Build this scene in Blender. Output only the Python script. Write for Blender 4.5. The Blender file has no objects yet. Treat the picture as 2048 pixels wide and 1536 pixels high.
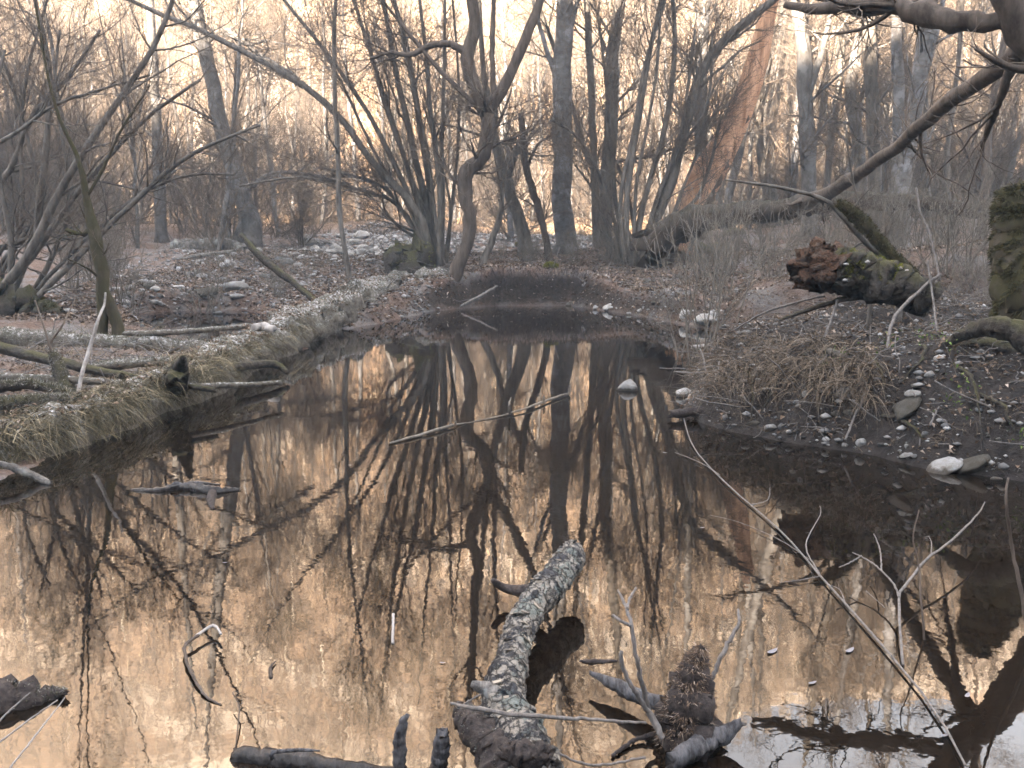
import bpy, math, random
import numpy as np
rad = math.radians
SC = bpy.context.scene
COL = SC.collection
# ------------------------------------------------------------------ camera
F_PX = 1774.0; PITCH = rad(8.9); CAMZ = 1.4
cam_d = bpy.data.cameras.new("camera"); cam = bpy.data.objects.new("camera", cam_d); COL.objects.link(cam)
cam_d.sensor_width = 36.0; cam_d.lens = 36.0 * F_PX / 2048.0
cam_d.clip_start = 0.05; cam_d.clip_end = 1500.0
cam.location = (0, 0, CAMZ); cam.rotation_euler = (rad(90) - PITCH, 0, 0)
SC.camera = cam
# ------------------------------------------------------------------ light
SUN_EL = rad(22); SUN_AZ = rad(208)          # azimuth clockwise from +Y (behind the camera, to the left)
w = bpy.data.worlds.new("World"); SC.world = w; w.use_nodes = True
nt = w.node_tree; nt.nodes.clear()
sky = nt.nodes.new("ShaderNodeTexSky"); sky.sky_type = 'NISHITA'; sky.sun_disc = False
sky.sun_elevation = SUN_EL; sky.sun_rotation = SUN_AZ
bg = nt.nodes.new("ShaderNodeBackground"); bg.inputs[1].default_value = 0.05
wo = nt.nodes.new("ShaderNodeOutputWorld")
nt.links.new(sky.outputs[0], bg.inputs[0]); nt.links.new(bg.outputs[0], wo.inputs[0])
sd = bpy.data.lights.new("sun", 'SUN'); sd.energy = 5.0; sd.angle = rad(0.5); sd.color = (1.0, 0.77, 0.60)
so = bpy.data.objects.new("sun", sd); COL.objects.link(so)
so.rotation_euler = (rad(90) - SUN_EL, 0, math.pi - SUN_AZ)
SC.view_settings.view_transform = 'Standard'; SC.view_settings.look = 'None'
SC.view_settings.gamma = 1.0; SC.view_settings.exposure = 5.05; HAZE = 0.0026
SC.view_settings.use_white_balance = True; SC.view_settings.white_balance_temperature = 6500; SC.view_settings.white_balance_tint = 3
SC.cycles.volume_step_rate = 4.0; SC.cycles.volume_max_steps = 64
SC.view_settings.use_curve_mapping = False
SC.cycles.max_bounces = 6; SC.cycles.diffuse_bounces = 2; SC.cycles.glossy_bounces = 3
SC.cycles.transmission_bounces = 2; SC.cycles.volume_bounces = 0; SC.cycles.transparent_max_bounces = 6
SC.cycles.filter_width = 1.6
SC.cycles.sample_clamp_indirect = 4.0
# ------------------------------------------------------------------ pixel <-> world (photo pixels, 2048 x 1536)
cp, sp = math.cos(PITCH), math.sin(PITCH)
def at(px, py, Y):
    u = (px - 1024.0) / F_PX; v = -(py - 768.0) / F_PX
    t = Y / (cp + v * sp)
    return np.array((u * t, Y, CAMZ + (-sp + v * cp) * t))
def gp(px, py, z=0.0):
    u = (px - 1024.0) / F_PX; v = -(py - 768.0) / F_PX
    t = (z - CAMZ) / (-sp + v * cp)
    return np.array((u * t, (cp + v * sp) * t, z))
def proj(p):
    x, y, z = p[..., 0], p[..., 1], p[..., 2] - CAMZ
    d = y * cp - z * sp; h = y * sp + z * cp
    return 1024 + F_PX * x / d, 768 - F_PX * h / d
# ------------------------------------------------------------------ object helpers
def link(o, parent=None):
    COL.objects.link(o)
    if parent is not None: o.parent = parent
    return o
def tag(o, label=None, cat=None, group=None, kind=None):
    if label: o["label"] = label
    if cat: o["category"] = cat
    if group: o["group"] = group
    if kind: o["kind"] = kind
    return o
def empty(name, loc):
    o = bpy.data.objects.new(name, None); o.empty_display_size = 0.2; link(o); o.location = [float(c) for c in loc]; return o
def mesh(name, V, Fc, mat, parent=None, smooth=True, origin=None):
    """V (n,3); Fc list of int arrays (k,3) or (k,4). origin: subtract, so a child sits on its parent's location."""
    V = np.asarray(V, dtype=np.float64)
    if origin is not None: V = V - np.asarray(origin)
    if not isinstance(Fc, list): Fc = [Fc]
    me = bpy.data.meshes.new(name)
    me.vertices.add(len(V)); me.vertices.foreach_set("co", V.astype(np.float32).ravel())
    tot = np.concatenate([np.full(len(f), f.shape[1], dtype=np.int32) for f in Fc])
    idx = np.concatenate([f.astype(np.int32).ravel() for f in Fc])
    me.loops.add(len(idx)); me.loops.foreach_set("vertex_index", idx)
    me.polygons.add(len(tot)); st = np.concatenate(([0], np.cumsum(tot)[:-1])).astype(np.int32)
    me.polygons.foreach_set("loop_start", st); me.polygons.foreach_set("loop_total", tot)
    me.polygons.foreach_set("use_smooth", np.full(len(tot), smooth))
    me.update(calc_edges=True); me.validate()
    if mat: me.materials.append(mat)
    o = bpy.data.objects.new(name, me); link(o, parent)
    return o
class Acc:
    def __init__(s): s.V = []; s.F = []; s.n = 0
    def add(s, V, Fs):
        if not isinstance(Fs, list): Fs = [Fs]
        s.V.append(V)
        for f in Fs: s.F.append(f + s.n)
        s.n += len(V)
    def build(s, name, mat, parent=None, smooth=True, origin=None):
        q = [f for f in s.F if f.shape[1] == 4]; t = [f for f in s.F if f.shape[1] == 3]
        Fc = ([np.concatenate(q)] if q else []) + ([np.concatenate(t)] if t else [])
        return mesh(name, np.concatenate(s.V), Fc, mat, parent, smooth, origin)
def norm(a): return a / np.maximum(np.linalg.norm(a, axis=-1, keepdims=True), 1e-9)
def resample(pts, K, cr=True):
    """Catmull-Rom through rows of pts (M,C) -> (K,C), even in chord length"""
    pts = np.asarray(pts, float); M = len(pts)
    if M == 2: cr = False
    seg = np.linalg.norm(np.diff(pts[:, :3], axis=0), axis=1); s = np.concatenate(([0], np.cumsum(seg)))
    t = np.interp(np.linspace(0, s[-1], K), s, np.arange(M))
    i = np.clip(t.astype(int), 0, M - 2); f = (t - i)[:, None]
    p1, p2 = pts[i], pts[i + 1]
    if not cr: return p1 + (p2 - p1) * f
    p0 = pts[np.maximum(i - 1, 0)]; p3 = pts[np.minimum(i + 2, M - 1)]
    return 0.5 * (2 * p1 + (p2 - p0) * f + (2 * p0 - 5 * p1 + 4 * p2 - p3) * f ** 2 + (3 * p1 - p0 - 3 * p2 + p3) * f ** 3)
def tubes(P, R, n, rng=None, lump=0.0, cap=True):
    """P (N,K,3), R (N,K) -> V, [quads, tris]"""
    N, K, _ = P.shape
    T = np.empty_like(P); T[:, 1:-1] = P[:, 2:] - P[:, :-2]; T[:, 0] = P[:, 1] - P[:, 0]; T[:, -1] = P[:, -1] - P[:, -2]
    T = norm(T); D = norm(P[:, -1] - P[:, 0])
    ref = np.where(np.abs(D[:, 2:3]) > 0.75, np.array([[1.0, 0.13, 0.0]]), np.array([[0.0, 0.1, 1.0]]))[:, None, :]
    A = norm(np.cross(T, np.broadcast_to(ref, T.shape))); B = np.cross(T, A)
    a = np.linspace(0, 2 * math.pi, n, endpoint=False)
    rr = np.repeat(R[:, :, None], n, axis=2)
    if lump and rng is not None:
        ln = rng.normal(0, 1, (N, K, n)); ln = (ln + np.roll(ln, 1, 2) + np.roll(ln, -1, 2)) / 1.7
        rr = rr * (1 + lump * ln)
    V = P[:, :, None, :] + rr[..., None] * (np.cos(a)[None, None, :, None] * A[:, :, None, :] + np.sin(a)[None, None, :, None] * B[:, :, None, :])
    V = V.reshape(-1, 3)
    base = (np.arange(N) * K * n)[:, None, None]; k = (np.arange(K - 1) * n)[None, :, None]; j = np.arange(n)[None, None, :]; j2 = (j + 1) % n
    q = np.stack([base + k + j, base + k + j2, base + k + n + j2, base + k + n + j], -1).reshape(-1, 4)
    Fs = [q]
    if cap:
        c0 = len(V); V = np.concatenate([V, P[:, -1] + T[:, -1] * R[:, -1:] * 0.3, P[:, 0]])
        e = (np.arange(N) * K * n + (K - 1) * n)[:, None]; jj = np.arange(n)[None, :]; jj2 = (jj + 1) % n
        t1 = np.stack([e + jj, e + jj2, np.broadcast_to((c0 + np.arange(N))[:, None], (N, n))], -1).reshape(-1, 3)
        s0 = (np.arange(N) * K * n)[:, None]
        t2 = np.stack([s0 + jj2, s0 + jj, np.broadcast_to((c0 + N + np.arange(N))[:, None], (N, n))], -1).reshape(-1, 3)
        Fs.append(np.concatenate([t1, t2]))
    return V, Fs
def spawn(P, R, n, rng, L, ang=(30, 65), K=6, rr=0.55, up=0.15, wig=0.16, tmin=0.2, tmax=1.0, rend=0.25, rmax=1e9, rmin=0.0, taperL=0.5, lean=None, tpow=1.0):
    N, K0, _ = P.shape
    par = np.repeat(np.arange(N), n); M = len(par)
    t = (tmin + (tmax - tmin) * rng.random(M) ** tpow) * (K0 - 1.001)
    i = t.astype(int); f = (t - i)[:, None]
    p = P[par, i] * (1 - f) + P[par, i + 1] * f; T = norm(P[par, i + 1] - P[par, i])
    r = R[par, i] * (1 - f[:, 0]) + R[par, i + 1] * f[:, 0]
    perp = norm(np.cross(T, rng.normal(0, 1, (M, 3))))
    a = np.radians(rng.uniform(ang[0], ang[1], M))[:, None]
    d = np.cos(a) * T + np.sin(a) * perp
    ln = rng.uniform(L[0], L[1], M) * (1 - taperL * t / K0)
    r0 = np.clip(r * rr * rng.uniform(0.6, 1.0, M), rmin, rmax)
    Q = np.empty((M, K, 3)); Q[:, 0] = p
    up_v = np.array([0, 0, 1.0]) if lean is None else np.asarray(lean)
    for k in range(1, K):
        d = norm(d + wig * rng.normal(0, 1, (M, 3)) + up * up_v)
        Q[:, k] = Q[:, k - 1] + d * (ln / (K - 1))[:, None]
    RR = r0[:, None] * np.linspace(1, rend, K)[None, :]
    return Q, np.maximum(RR, rmin * 0.6)
# ------------------------------------------------------------------ materials
def mat(name):
    m = bpy.data.materials.new(name); m.use_nodes = True
    n = m.node_tree.nodes; p = n["Principled BSDF"]; p.inputs["Roughness"].default_value = 0.85
    p.inputs["Specular IOR Level"].default_value = 0.25
    return m, m.node_tree, p
def N(nt, kind, **kw):
    n = nt.nodes.new("ShaderNode" + kind)
    for k, v in kw.items():
        if k in n.bl_rna.properties: setattr(n, k, v)
        else: n.inputs[k].default_value = v
    return n
def ramp(nt, stops, src=None, interp='LINEAR'):
    r = nt.nodes.new("ShaderNodeValToRGB"); e = r.color_ramp.elements; r.color_ramp.interpolation = interp
    while len(e) < len(stops): e.new(0.5)
    for el, (p, c) in zip(e, stops):
        el.position = p; el.color = (c[0], c[1], c[2], 1) if not isinstance(c, float) else (c, c, c, 1)
    if src is not None: nt.links.new(src, r.inputs[0])
    return r
def noise(nt, scale, detail=5.0, rough=0.6, coord='Object', stretch=None, dist=0.0):
    tc = N(nt, "TexCoord"); src = tc.outputs[coord]
    if stretch:
        mp = N(nt, "Mapping"); mp.inputs["Scale"].default_value = stretch; nt.links.new(src, mp.inputs[0]); src = mp.outputs[0]
    n = N(nt, "TexNoise"); n.inputs["Scale"].default_value = scale; n.inputs["Detail"].default_value = detail
    n.inputs["Roughness"].default_value = rough; n.inputs["Distortion"].default_value = dist
    nt.links.new(src, n.inputs["Vector"]); return n
def mix(nt, a, b, fac, blend='MIX'):
    m = N(nt, "Mix", data_type='RGBA', blend_type=blend)
    for s, v in ((m.inputs[6], a), (m.inputs[7], b), (m.inputs[0], fac)):
        if isinstance(v, bpy.types.NodeSocket): nt.links.new(v, s)
        elif isinstance(v, (tuple, list)): s.default_value = (*v, 1)
        else: s.default_value = v
    return m.outputs[2]
def bump(nt, p, h, strength=0.5, dist=0.02):
    b = N(nt, "Bump"); b.inputs["Strength"].default_value = strength; b.inputs["Distance"].default_value = dist
    nt.links.new(h, b.inputs["Height"]); nt.links.new(b.outputs[0], p.inputs["Normal"]); return b
def upness(nt, lo, hi):
    g = N(nt, "NewGeometry"); s = N(nt, "SeparateXYZ"); nt.links.new(g.outputs["Normal"], s.inputs[0])
    mr = N(nt, "MapRange"); mr.inputs[1].default_value = lo; mr.inputs[2].default_value = hi
    nt.links.new(s.outputs[2], mr.inputs[0]); return mr.outputs[0]
def mul(nt, a, b, op='MULTIPLY'):
    m = N(nt, "Math", operation=op)
    for s, v in ((m.inputs[0], a), (m.inputs[1], b)):
        if isinstance(v, bpy.types.NodeSocket): nt.links.new(v, s)
        else: s.default_value = v
    return m.outputs[0]
def bark(name, dark, light, scale=6, stretch=(1, 1, 0.25), moss=None, moss_lo=0.1, moss_hi=0.8, lichen=None, bs=0.6, bd=0.02, frost=0.0, wet=0.0):
    m, t, p = mat(name)
    n1 = noise(t, scale, 8, 0.7, stretch=stretch); c = ramp(t, [(0.34, dark), (0.66, light)], n1.outputs[0]).outputs[0]
    n2 = noise(t, scale * 0.35, 4, 0.6)
    if lichen:
        f = ramp(t, [(0.52, 0.0), (0.60, 1.0)], n2.outputs[0]).outputs[0]; c = mix(t, c, lichen, mul(t, f, 0.75))
    if moss:
        n3 = noise(t, 3.0, 6, 0.7); f = mul(t, upness(t, moss_lo, moss_hi), ramp(t, [(0.38, 0.0), (0.55, 1.0)], n3.outputs[0]).outputs[0])
        n4 = noise(t, 60, 3, 0.6); mc = mix(t, moss, tuple(x * 0.4 for x in moss), n4.outputs[0]); c = mix(t, c, mc, f)
    if frost:
        n5 = noise(t, 25, 5, 0.8); f = mul(t, upness(t, 0.3, 1.0), ramp(t, [(0.5, 0.0), (0.62, 1.0)], n5.outputs[0]).outputs[0])
        c = mix(t, c, (0.45, 0.45, 0.46), mul(t, f, frost))
    if wet:
        g = N(t, "NewGeometry"); sz = N(t, "SeparateXYZ"); t.links.new(g.outputs["Position"], sz.inputs[0]); n6 = noise(t, 20, 3, 0.6)
        hgt = mul(t, sz.outputs[2], mul(t, n6.outputs[0], -0.05), 'ADD'); mr = N(t, "MapRange"); mr.inputs[1].default_value = wet - 0.025; mr.inputs[2].default_value = wet - 0.01
        t.links.new(hgt, mr.inputs[0]); c = mix(t, mix(t, c, (0.28, 0.26, 0.25), 1.0, 'MULTIPLY'), c, mr.outputs[0])
        ro = N(t, "MapRange"); ro.inputs[3].default_value = 0.3; ro.inputs[4].default_value = 0.85; t.links.new(mr.outputs[0], ro.inputs[0]); t.links.new(ro.outputs[0], p.inputs["Roughness"])
    t.links.new(c, p.inputs["Base Color"]); bump(t, p, n1.outputs[0], bs, bd)
    return m
def leafy(name, stops, rough=0.8, obj=False, trans=0.0):
    m, t, p = mat(name)
    if obj: s = N(t, "ObjectInfo").outputs["Random"]
    else: s = N(t, "NewGeometry").outputs["Random Per Island"]
    c = ramp(t, stops, s).outputs[0]; t.links.new(c, p.inputs["Base Color"]); p.inputs["Roughness"].default_value = rough
    return m
M = {}
M['bark_grey'] = bark('bark_grey', (0.035, 0.032, 0.028), (0.13, 0.12, 0.11), 9)
M['bark_brown'] = bark('bark_brown', (0.022, 0.017, 0.014), (0.095, 0.078, 0.066), 9)
M['bark_pale'] = bark('bark_pale', (0.045, 0.042, 0.04), (0.12, 0.117, 0.115), 7, (1, 1, 0.5), lichen=(0.15, 0.15, 0.152))
M['bark_birch'] = bark('bark_birch', (0.045, 0.042, 0.04), (0.12, 0.12, 0.125), 6, (1, 1, 1.3), lichen=(0.19, 0.195, 0.21), bs=0.4)
M['bark_moss'] = bark('bark_moss', (0.018, 0.015, 0.01), (0.06, 0.05, 0.038), 9, moss=(0.035, 0.033, 0.011), moss_lo=-0.6, moss_hi=0.2)
M['bark_log'] = bark('bark_log', (0.02, 0.016, 0.013), (0.048, 0.038, 0.031), 9, moss=(0.028, 0.025, 0.015), moss_lo=0.1, moss_hi=0.8, frost=0.15)
M['twig'] = bark('twig', (0.05, 0.042, 0.036), (0.14, 0.115, 0.095), 9, bs=0.0)
M['twig_grey'] = bark('twig_grey', (0.06, 0.054, 0.047), (0.16, 0.145, 0.125), 20, bs=0.0)
M['log_moss'] = bark('log_moss', (0.03, 0.026, 0.02), (0.15, 0.135, 0.12), 14, (1, 1, 1), moss=(0.07, 0.068, 0.05), moss_lo=-0.1, moss_hi=0.7, bs=1.0, bd=0.04, frost=1.0)
M['log_dark'] = bark('log_dark', (0.010, 0.009, 0.008), (0.06, 0.052, 0.046), 22, (1, 1, 1), moss=(0.06, 0.058, 0.022), moss_lo=0.2, moss_hi=0.9, bs=1.0, bd=0.04)
M['log_grey'] = bark('log_grey', (0.02, 0.02, 0.02), (0.17, 0.16, 0.15), 12, (1, 1, 0.6), lichen=(0.22, 0.23, 0.22), bs=1.0, bd=0.03)
M['log_near'] = bark('log_near', (0.012, 0.013, 0.016), (0.17, 0.162, 0.155), 34, (1.3, 0.5, 1), lichen=(0.17, 0.19, 0.195), bs=1.0, bd=0.012, wet=0.05)
def _peel():
    m, t, p = mat('peeling_bark'); tc = N(t, "TexCoord"); mp = N(t, "Mapping"); mp.inputs["Scale"].default_value = (1.3, 0.8, 1.2); t.links.new(tc.outputs["Object"], mp.inputs[0])
    nz = noise(t, 18, 5, .7); warp = mix(t, mp.outputs[0], nz.outputs[1], 0.06)
    v = N(t, "TexVoronoi", feature='DISTANCE_TO_EDGE'); v.inputs["Scale"].default_value = 26; t.links.new(warp, v.inputs["Vector"])
    n1 = noise(t, 7, 6, .75); n2 = noise(t, 55, 6, .8); n3 = noise(t, 13, 5, .7, stretch=(1, 1, 1.4))
    dark = ramp(t, [(.35, (.008, .009, .012)), (.7, (.06, .062, .07))], n2.outputs[0]).outputs[0]
    pale = ramp(t, [(.3, (.10, .095, .09)), (.65, (.27, .25, .22))], n2.outputs[0]).outputs[0]
    lich = ramp(t, [(.3, (.07, .085, .08)), (.7, (.17, .19, .18))], n2.outputs[0]).outputs[0]
    c = mix(t, dark, pale, ramp(t, [(.46, 0.0), (.52, 1.0)], n3.outputs[0]).outputs[0]); c = mix(t, c, lich, ramp(t, [(.54, 0.0), (.6, .9)], n1.outputs[0]).outputs[0])
    crack = ramp(t, [(0.0, .0), (.09, 1.0)], v.outputs["Distance"]).outputs[0]; c = mix(t, (.012, .012, .014), c, mul(t, crack, 1.0))
    g = N(t, "NewGeometry"); sz = N(t, "SeparateXYZ"); t.links.new(g.outputs["Position"], sz.inputs[0]); hg = mul(t, sz.outputs[2], mul(t, n1.outputs[0], -.08), 'ADD')
    mr = N(t, "MapRange"); mr.inputs[1].default_value = .0; mr.inputs[2].default_value = .03; t.links.new(hg, mr.inputs[0]); c = mix(t, mix(t, c, (.25, .24, .24), 1.0, 'MULTIPLY'), c, mr.outputs[0])
    t.links.new(c, p.inputs["Base Color"]); bump(t, p, mul(t, crack, n2.outputs[0]), 1.0, .012); return m
M['peeling_bark'] = _peel()
M['near_twig'] = bark('near_twig', (0.05, 0.046, 0.044), (0.15, 0.14, 0.135), 60, bs=0.3, bd=0.002)
M['drift'] = bark('drift', (0.005, 0.005, 0.007), (0.095, 0.096, 0.105), 60, (1, 0.3, 0.4), bs=1.0, bd=0.01, wet=0.03)
M['drift_dark'] = bark('drift_dark', (0.007, 0.006, 0.007), (0.055, 0.045, 0.042), 55, (1, 1, 1), bs=1.0, bd=0.012)
M['bone_wood'] = bark('bone_wood', (0.13, 0.12, 0.115), (0.34, 0.33, 0.32), 12, (1, 0.3, 1), bs=0.5)
M['split_wood'] = bark('split_wood', (0.22, 0.115, 0.065), (0.60, 0.38, 0.25), 9, (1, 1, 0.12), bs=0.35, bd=0.02)
M['rot'] = bark('rot', (0.02, 0.012, 0.009), (0.15, 0.082, 0.052), 38, (1, 1, 1), lichen=(0.13, 0.10, 0.08), bs=1.0, bd=0.08)
M['moss'] = leafy('moss', [(0, (0.025, 0.026, 0.012)), (0.35, (0.06, 0.06, 0.035)), (0.6, (0.13, 0.125, 0.10)), (1, (0.36, 0.355, 0.34))])
M['moss_dark'] = leafy('moss_dark', [(0, (0.01, 0.01, 0.004)), (0.6, (0.032, 0.03, 0.01)), (1, (0.075, 0.066, 0.026))])
M['moss_green'] = leafy('moss_green', [(0, (0.05, 0.06, 0.008)), (0.6, (0.13, 0.135, 0.02)), (1, (0.23, 0.22, 0.05))])
M['grass'] = leafy('grass', [(0, (0.018, 0.017, 0.01)), (0.45, (0.05, 0.045, 0.027)), (0.8, (0.125, 0.105, 0.066)), (1, (0.3, 0.25, 0.17))])
M['litter'] = leafy('litter', [(0, (0.028, 0.02, 0.014)), (0.45, (0.095, 0.065, 0.045)), (0.8, (0.17, 0.125, 0.092)), (1, (0.34, 0.29, 0.25))])
M['ivy'] = leafy('ivy', [(0, (0.03, 0.06, 0.012)), (1, (0.12, 0.18, 0.03))], 0.5)
M['pebble'] = leafy('pebble', [(0, (0.06, 0.06, 0.062)), (0.5, (0.14, 0.14, 0.142)), (1, (0.32, 0.32, 0.32))])
M['floatleaf'] = leafy('floatleaf', [(0, (0.06, 0.06, 0.07)), (1, (0.17, 0.17, 0.19))], 0.6)
def stone_mat(name, lo, hi):
    m, t, p = mat(name)
    n1 = noise(t, 3.5, 8, 0.7); n2 = noise(t, 22, 4, 0.7)
    r = ramp(t, [(0, lo), (1, hi)], N(t, "ObjectInfo").outputs["Random"]).outputs[0]
    c = mix(t, r, ramp(t, [(0.3, 0.35), (0.7, 1.0)], n1.outputs[0]).outputs[0], 0.7, 'MULTIPLY')
    c = mix(t, c, (0.03, 0.035, 0.03), ramp(t, [(0.62, 0.0), (0.7, 0.6)], n2.outputs[0]).outputs[0])
    g = N(t, "NewGeometry"); sz = N(t, "SeparateXYZ"); t.links.new(g.outputs["Position"], sz.inputs[0]); hg = mul(t, sz.outputs[2], mul(t, n1.outputs[0], -0.08), 'ADD'); mr = N(t, "MapRange"); mr.inputs[1].default_value = -0.02; mr.inputs[2].default_value = 0.0
    t.links.new(hg, mr.inputs[0]); c = mix(t, mix(t, c, (0.28, 0.25, 0.22), 1.0, 'MULTIPLY'), c, mr.outputs[0])
    gr = ramp(t, [(0.4, 0.0), (0.62, 0.75)], noise(t, 1.6, 5, 0.7).outputs[0]).outputs[0]; c = mix(t, c, mix(t, c, (0.42, 0.37, 0.30), 1.0, 'MULTIPLY'), gr)
    t.links.new(c, p.inputs["Base Color"]); bump(t, p, n2.outputs[0], 0.8, 0.03); return m
M['stone'] = stone_mat('stone', (0.16, 0.165, 0.17), (0.42, 0.43, 0.44))
M['stone_white'] = stone_mat('stone_white', (0.38, 0.39, 0.40), (0.58, 0.59, 0.6))
M['stone_dark'] = stone_mat('stone_dark', (0.05, 0.05, 0.052), (0.08, 0.08, 0.085))
M['stone_dull'] = stone_mat('stone_dull', (0.09, 0.085, 0.075), (0.17, 0.165, 0.15))
# ================================================================== SETTING
POND_PX = [(0,985),(100,958),(200,905),(330,852),(430,792),(560,722),(700,662),(800,640),(870,622),(1000,612),(1140,612),(1200,621),(1300,637),(1400,656),(1440,672),(1400,702),(1375,740),(1350,790),(1345,835),(1450,862),(1560,882),(1700,908),(1850,948),(2048,972)]
POND = [tuple(gp(*p)[:2]) for p in POND_PX] + [(4.5, 4.2), (6.0, 2.2), (5.0, 0.6), (-4.5, 0.5), (-6.0, 3.0)]
POOL_PX = [(290,628),(380,622),(470,622),(560,638),(650,650),(660,668),(560,684),(470,694),(330,672)]
POOL = [tuple(gp(*p)[:2]) for p in POOL_PX]
def sdf(poly, X, Y):
    """signed distance, positive outside"""
    P = np.array(poly); Q = np.roll(P, -1, 0); best = np.full(X.shape, 1e9); inside = np.zeros(X.shape, bool)
    for (ax, ay), (bx, by) in zip(P, Q):
        dx, dy = bx - ax, by - ay; t = np.clip(((X - ax) * dx + (Y - ay) * dy) / (dx * dx + dy * dy), 0, 1)
        best = np.minimum(best, (X - ax - t * dx) ** 2 + (Y - ay - t * dy) ** 2)
        c = (ay > Y) != (by > Y)
        with np.errstate(divide='ignore', invalid='ignore'): inside ^= c & (X < (bx - ax) * (Y - ay) / (by - ay + 1e-12) + ax)
    return np.sqrt(best) * np.where(inside, -1, 1)
CT = [at(*p) for p in [  # ground seen in the photo: pixel and distance
 (900,532,21.3),(1000,528,21.6),(1120,530,21.6),(1220,538,21.2),(1290,560,20.6),(1130,502,26),(1000,505,26),(860,512,25),(1070,472,34),(950,470,36),(1250,490,25),(1350,600,18.6),(1350,520,21.5),(1180,545,20.9),(1150,530,22.5),(1060,525,22.5),(1250,560,20.2),(1420,545,18.5),(1470,590,15),(1300,585,19.3),(930,545,20.8),(870,560,20.6),(1450,610,15.5),
 (470,582,20),(420,622,17.2),(560,502,27),(680,520,25),(690,570,20.5),(780,482,30),(800,440,40),(650,470,34),(400,450,42),(200,560,19.5),(220,600,17.5),(60,470,28),(60,560,20),(120,500,26),(330,500,27),(0,620,15),(560,615,17.8),(760,590,20),
 (150,752,9.2),(60,720,9.5),(250,720,9.6),(430,710,9.8),(60,800,7.6),(180,830,7.1),(0,880,6.2),(300,790,8.0),(480,720,10.6),(0,760,8.6),
 (1560,695,7.3),(1650,632,6.9),(1800,612,6.35),(1900,628,6.15),(1700,745,6.3),(1560,765,6.8),(1700,800,6.25),(1850,835,5.7),(1450,765,7.85),(1405,770,8.5),(2000,850,5.45),(2048,640,5.95),(1900,800,5.9),(2048,820,5.6),(1480,655,10.8),(1400,570,17),(1500,500,20),(1430,640,14.6),(1480,680,10.5),
 (1650,480,17),(1900,500,13),(2048,480,13),(1450,462,30),(1700,440,30),(1900,430,32),(1560,560,13),(1700,540,12),(1750,590,9),(1550,640,9.5)]]
CT += [np.array(p) for p in [(-9,6,0.5),(-12,12,0.8),(-16,22,1.2),(-24,34,2.6),(12,6,1.2),(14,14,1.6),(22,26,2.2),(30,45,3.2),(-34,50,3.5),(0,55,3.0),(12,55,3.2),(-16,58,3.4),(-6,-2,0.9),(0,-3,0.9),(6,-2,1.0),(0,-15,3.0),(25,5,3.0),(-22,5,3.0),(0,75,4.6),(40,75,5),(-40,75,5),(0,110,5),(60,110,5),(-60,110,5),(80,75,5),(-80,75,5),(7,3,1.0),(-40,20,4),(45,20,4)]]
CT = np.array(CT)
_ph = np.random.default_rng(5).uniform(0, 6.28, (40,)); _dr = np.random.default_rng(6).normal(0, 1, (40, 2))
def fbm(X, Y, wl, octs=3):
    z = np.zeros_like(X); a = 1.0; k = 0
    for o in range(octs):
        for i in range(5):
            d = _dr[(k) % 40] / np.linalg.norm(_dr[k % 40]); z = z + a * np.sin((X * d[0] + Y * d[1]) * 6.28 / (wl * (0.7 + 0.15 * i)) + _ph[k % 40]); k += 1
        a *= 0.5; wl *= 0.45
    return z / 5.0
def H(X, Y):
    X = np.asarray(X, float); Y = np.asarray(Y, float); shp = X.shape; X = X.ravel(); Y = Y.ravel()
    out = np.empty(len(X))
    for s in range(0, len(X), 60000):
        x, y = X[s:s + 60000], Y[s:s + 60000]
        sc = 0.35 + 0.045 * np.hypot(x, y)                         # wider blend further away
        d2 = (x[:, None] - CT[None, :, 0]) ** 2 + (y[:, None] - CT[None, :, 1]) ** 2
        wgt = 1.0 / (d2 + (sc * sc)[:, None] * 0.6) ** 2
        z = (wgt * CT[None, :, 2]).sum(1) / wgt.sum(1)
        z = z + 0.05 * fbm(x, y, 2.2) + 0.025 * fbm(x + 31, y, 0.55, 2) + np.clip(y - 30, 0, 40) * 0.006 * fbm(x, y, 14)
        z = z + 0.035 * fbm(x + 7, y + 3, 0.4, 2) * np.clip(x - .8, 0, 1) * np.clip((13 - y) / 2, 0, 1)
        back = np.clip((-y - 8) / 52.0, 0, 1); z = z + 45.8 * back ** 1.1 * (1 - 0.0 * x)  # unseen hill behind the camera, added to keep low sun off the foreground
        r = np.clip((np.abs(x) - 40) / 80, 0, 1); z = z + 22 * r * r
        d = sdf(POND, x, y) + 0.12 * fbm(x, y, 1.7, 3); d2p = sdf(POOL, x, y); far = np.clip((y - 14) / 6, 0, 1) * np.clip((x + 2.4) / 0.8, 0, 1) * np.clip((4.2 - x) / 1.0, 0, 1)
        wd = 0.55 - 0.15 * far
        e = np.clip(d / wd, 0, 1); e = e * e * (3 - 2 * e); e = e ** 0.8
        zin = -0.05 - 0.5 * np.clip(-d / 0.8, 0, 1)
        z = np.where(d > 0, -0.05 + (z + 0.05) * e, zin)
        e2 = np.clip(d2p / 0.6, 0, 1); e2 = e2 * e2 * (3 - 2 * e2)
        z = np.where(d2p > 0, -0.12 + (z + 0.12) * e2, -0.12)
        out[s:s + 60000] = z
    return out.reshape(shp)
def Hp(x, y): return float(H(np.array([x]), np.array([y]))[0])
def hit(px, py, y0=1.8, y1=70.0):
    """first point of the ground (or water) seen at a photo pixel"""
    t = y0 * (y1 / y0) ** np.linspace(0, 1, 900)
    u = (px - 1024.0) / F_PX; v = -(py - 768.0) / F_PX; k = t / (cp + v * sp)
    X = u * k; Z = CAMZ + (-sp + v * cp) * k
    h = np.maximum(H(X, t), 0.0); b = np.nonzero(Z < h)[0]
    i = b[0] if len(b) else len(t) - 1
    return np.array((X[i], t[i], h[i]))
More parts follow.
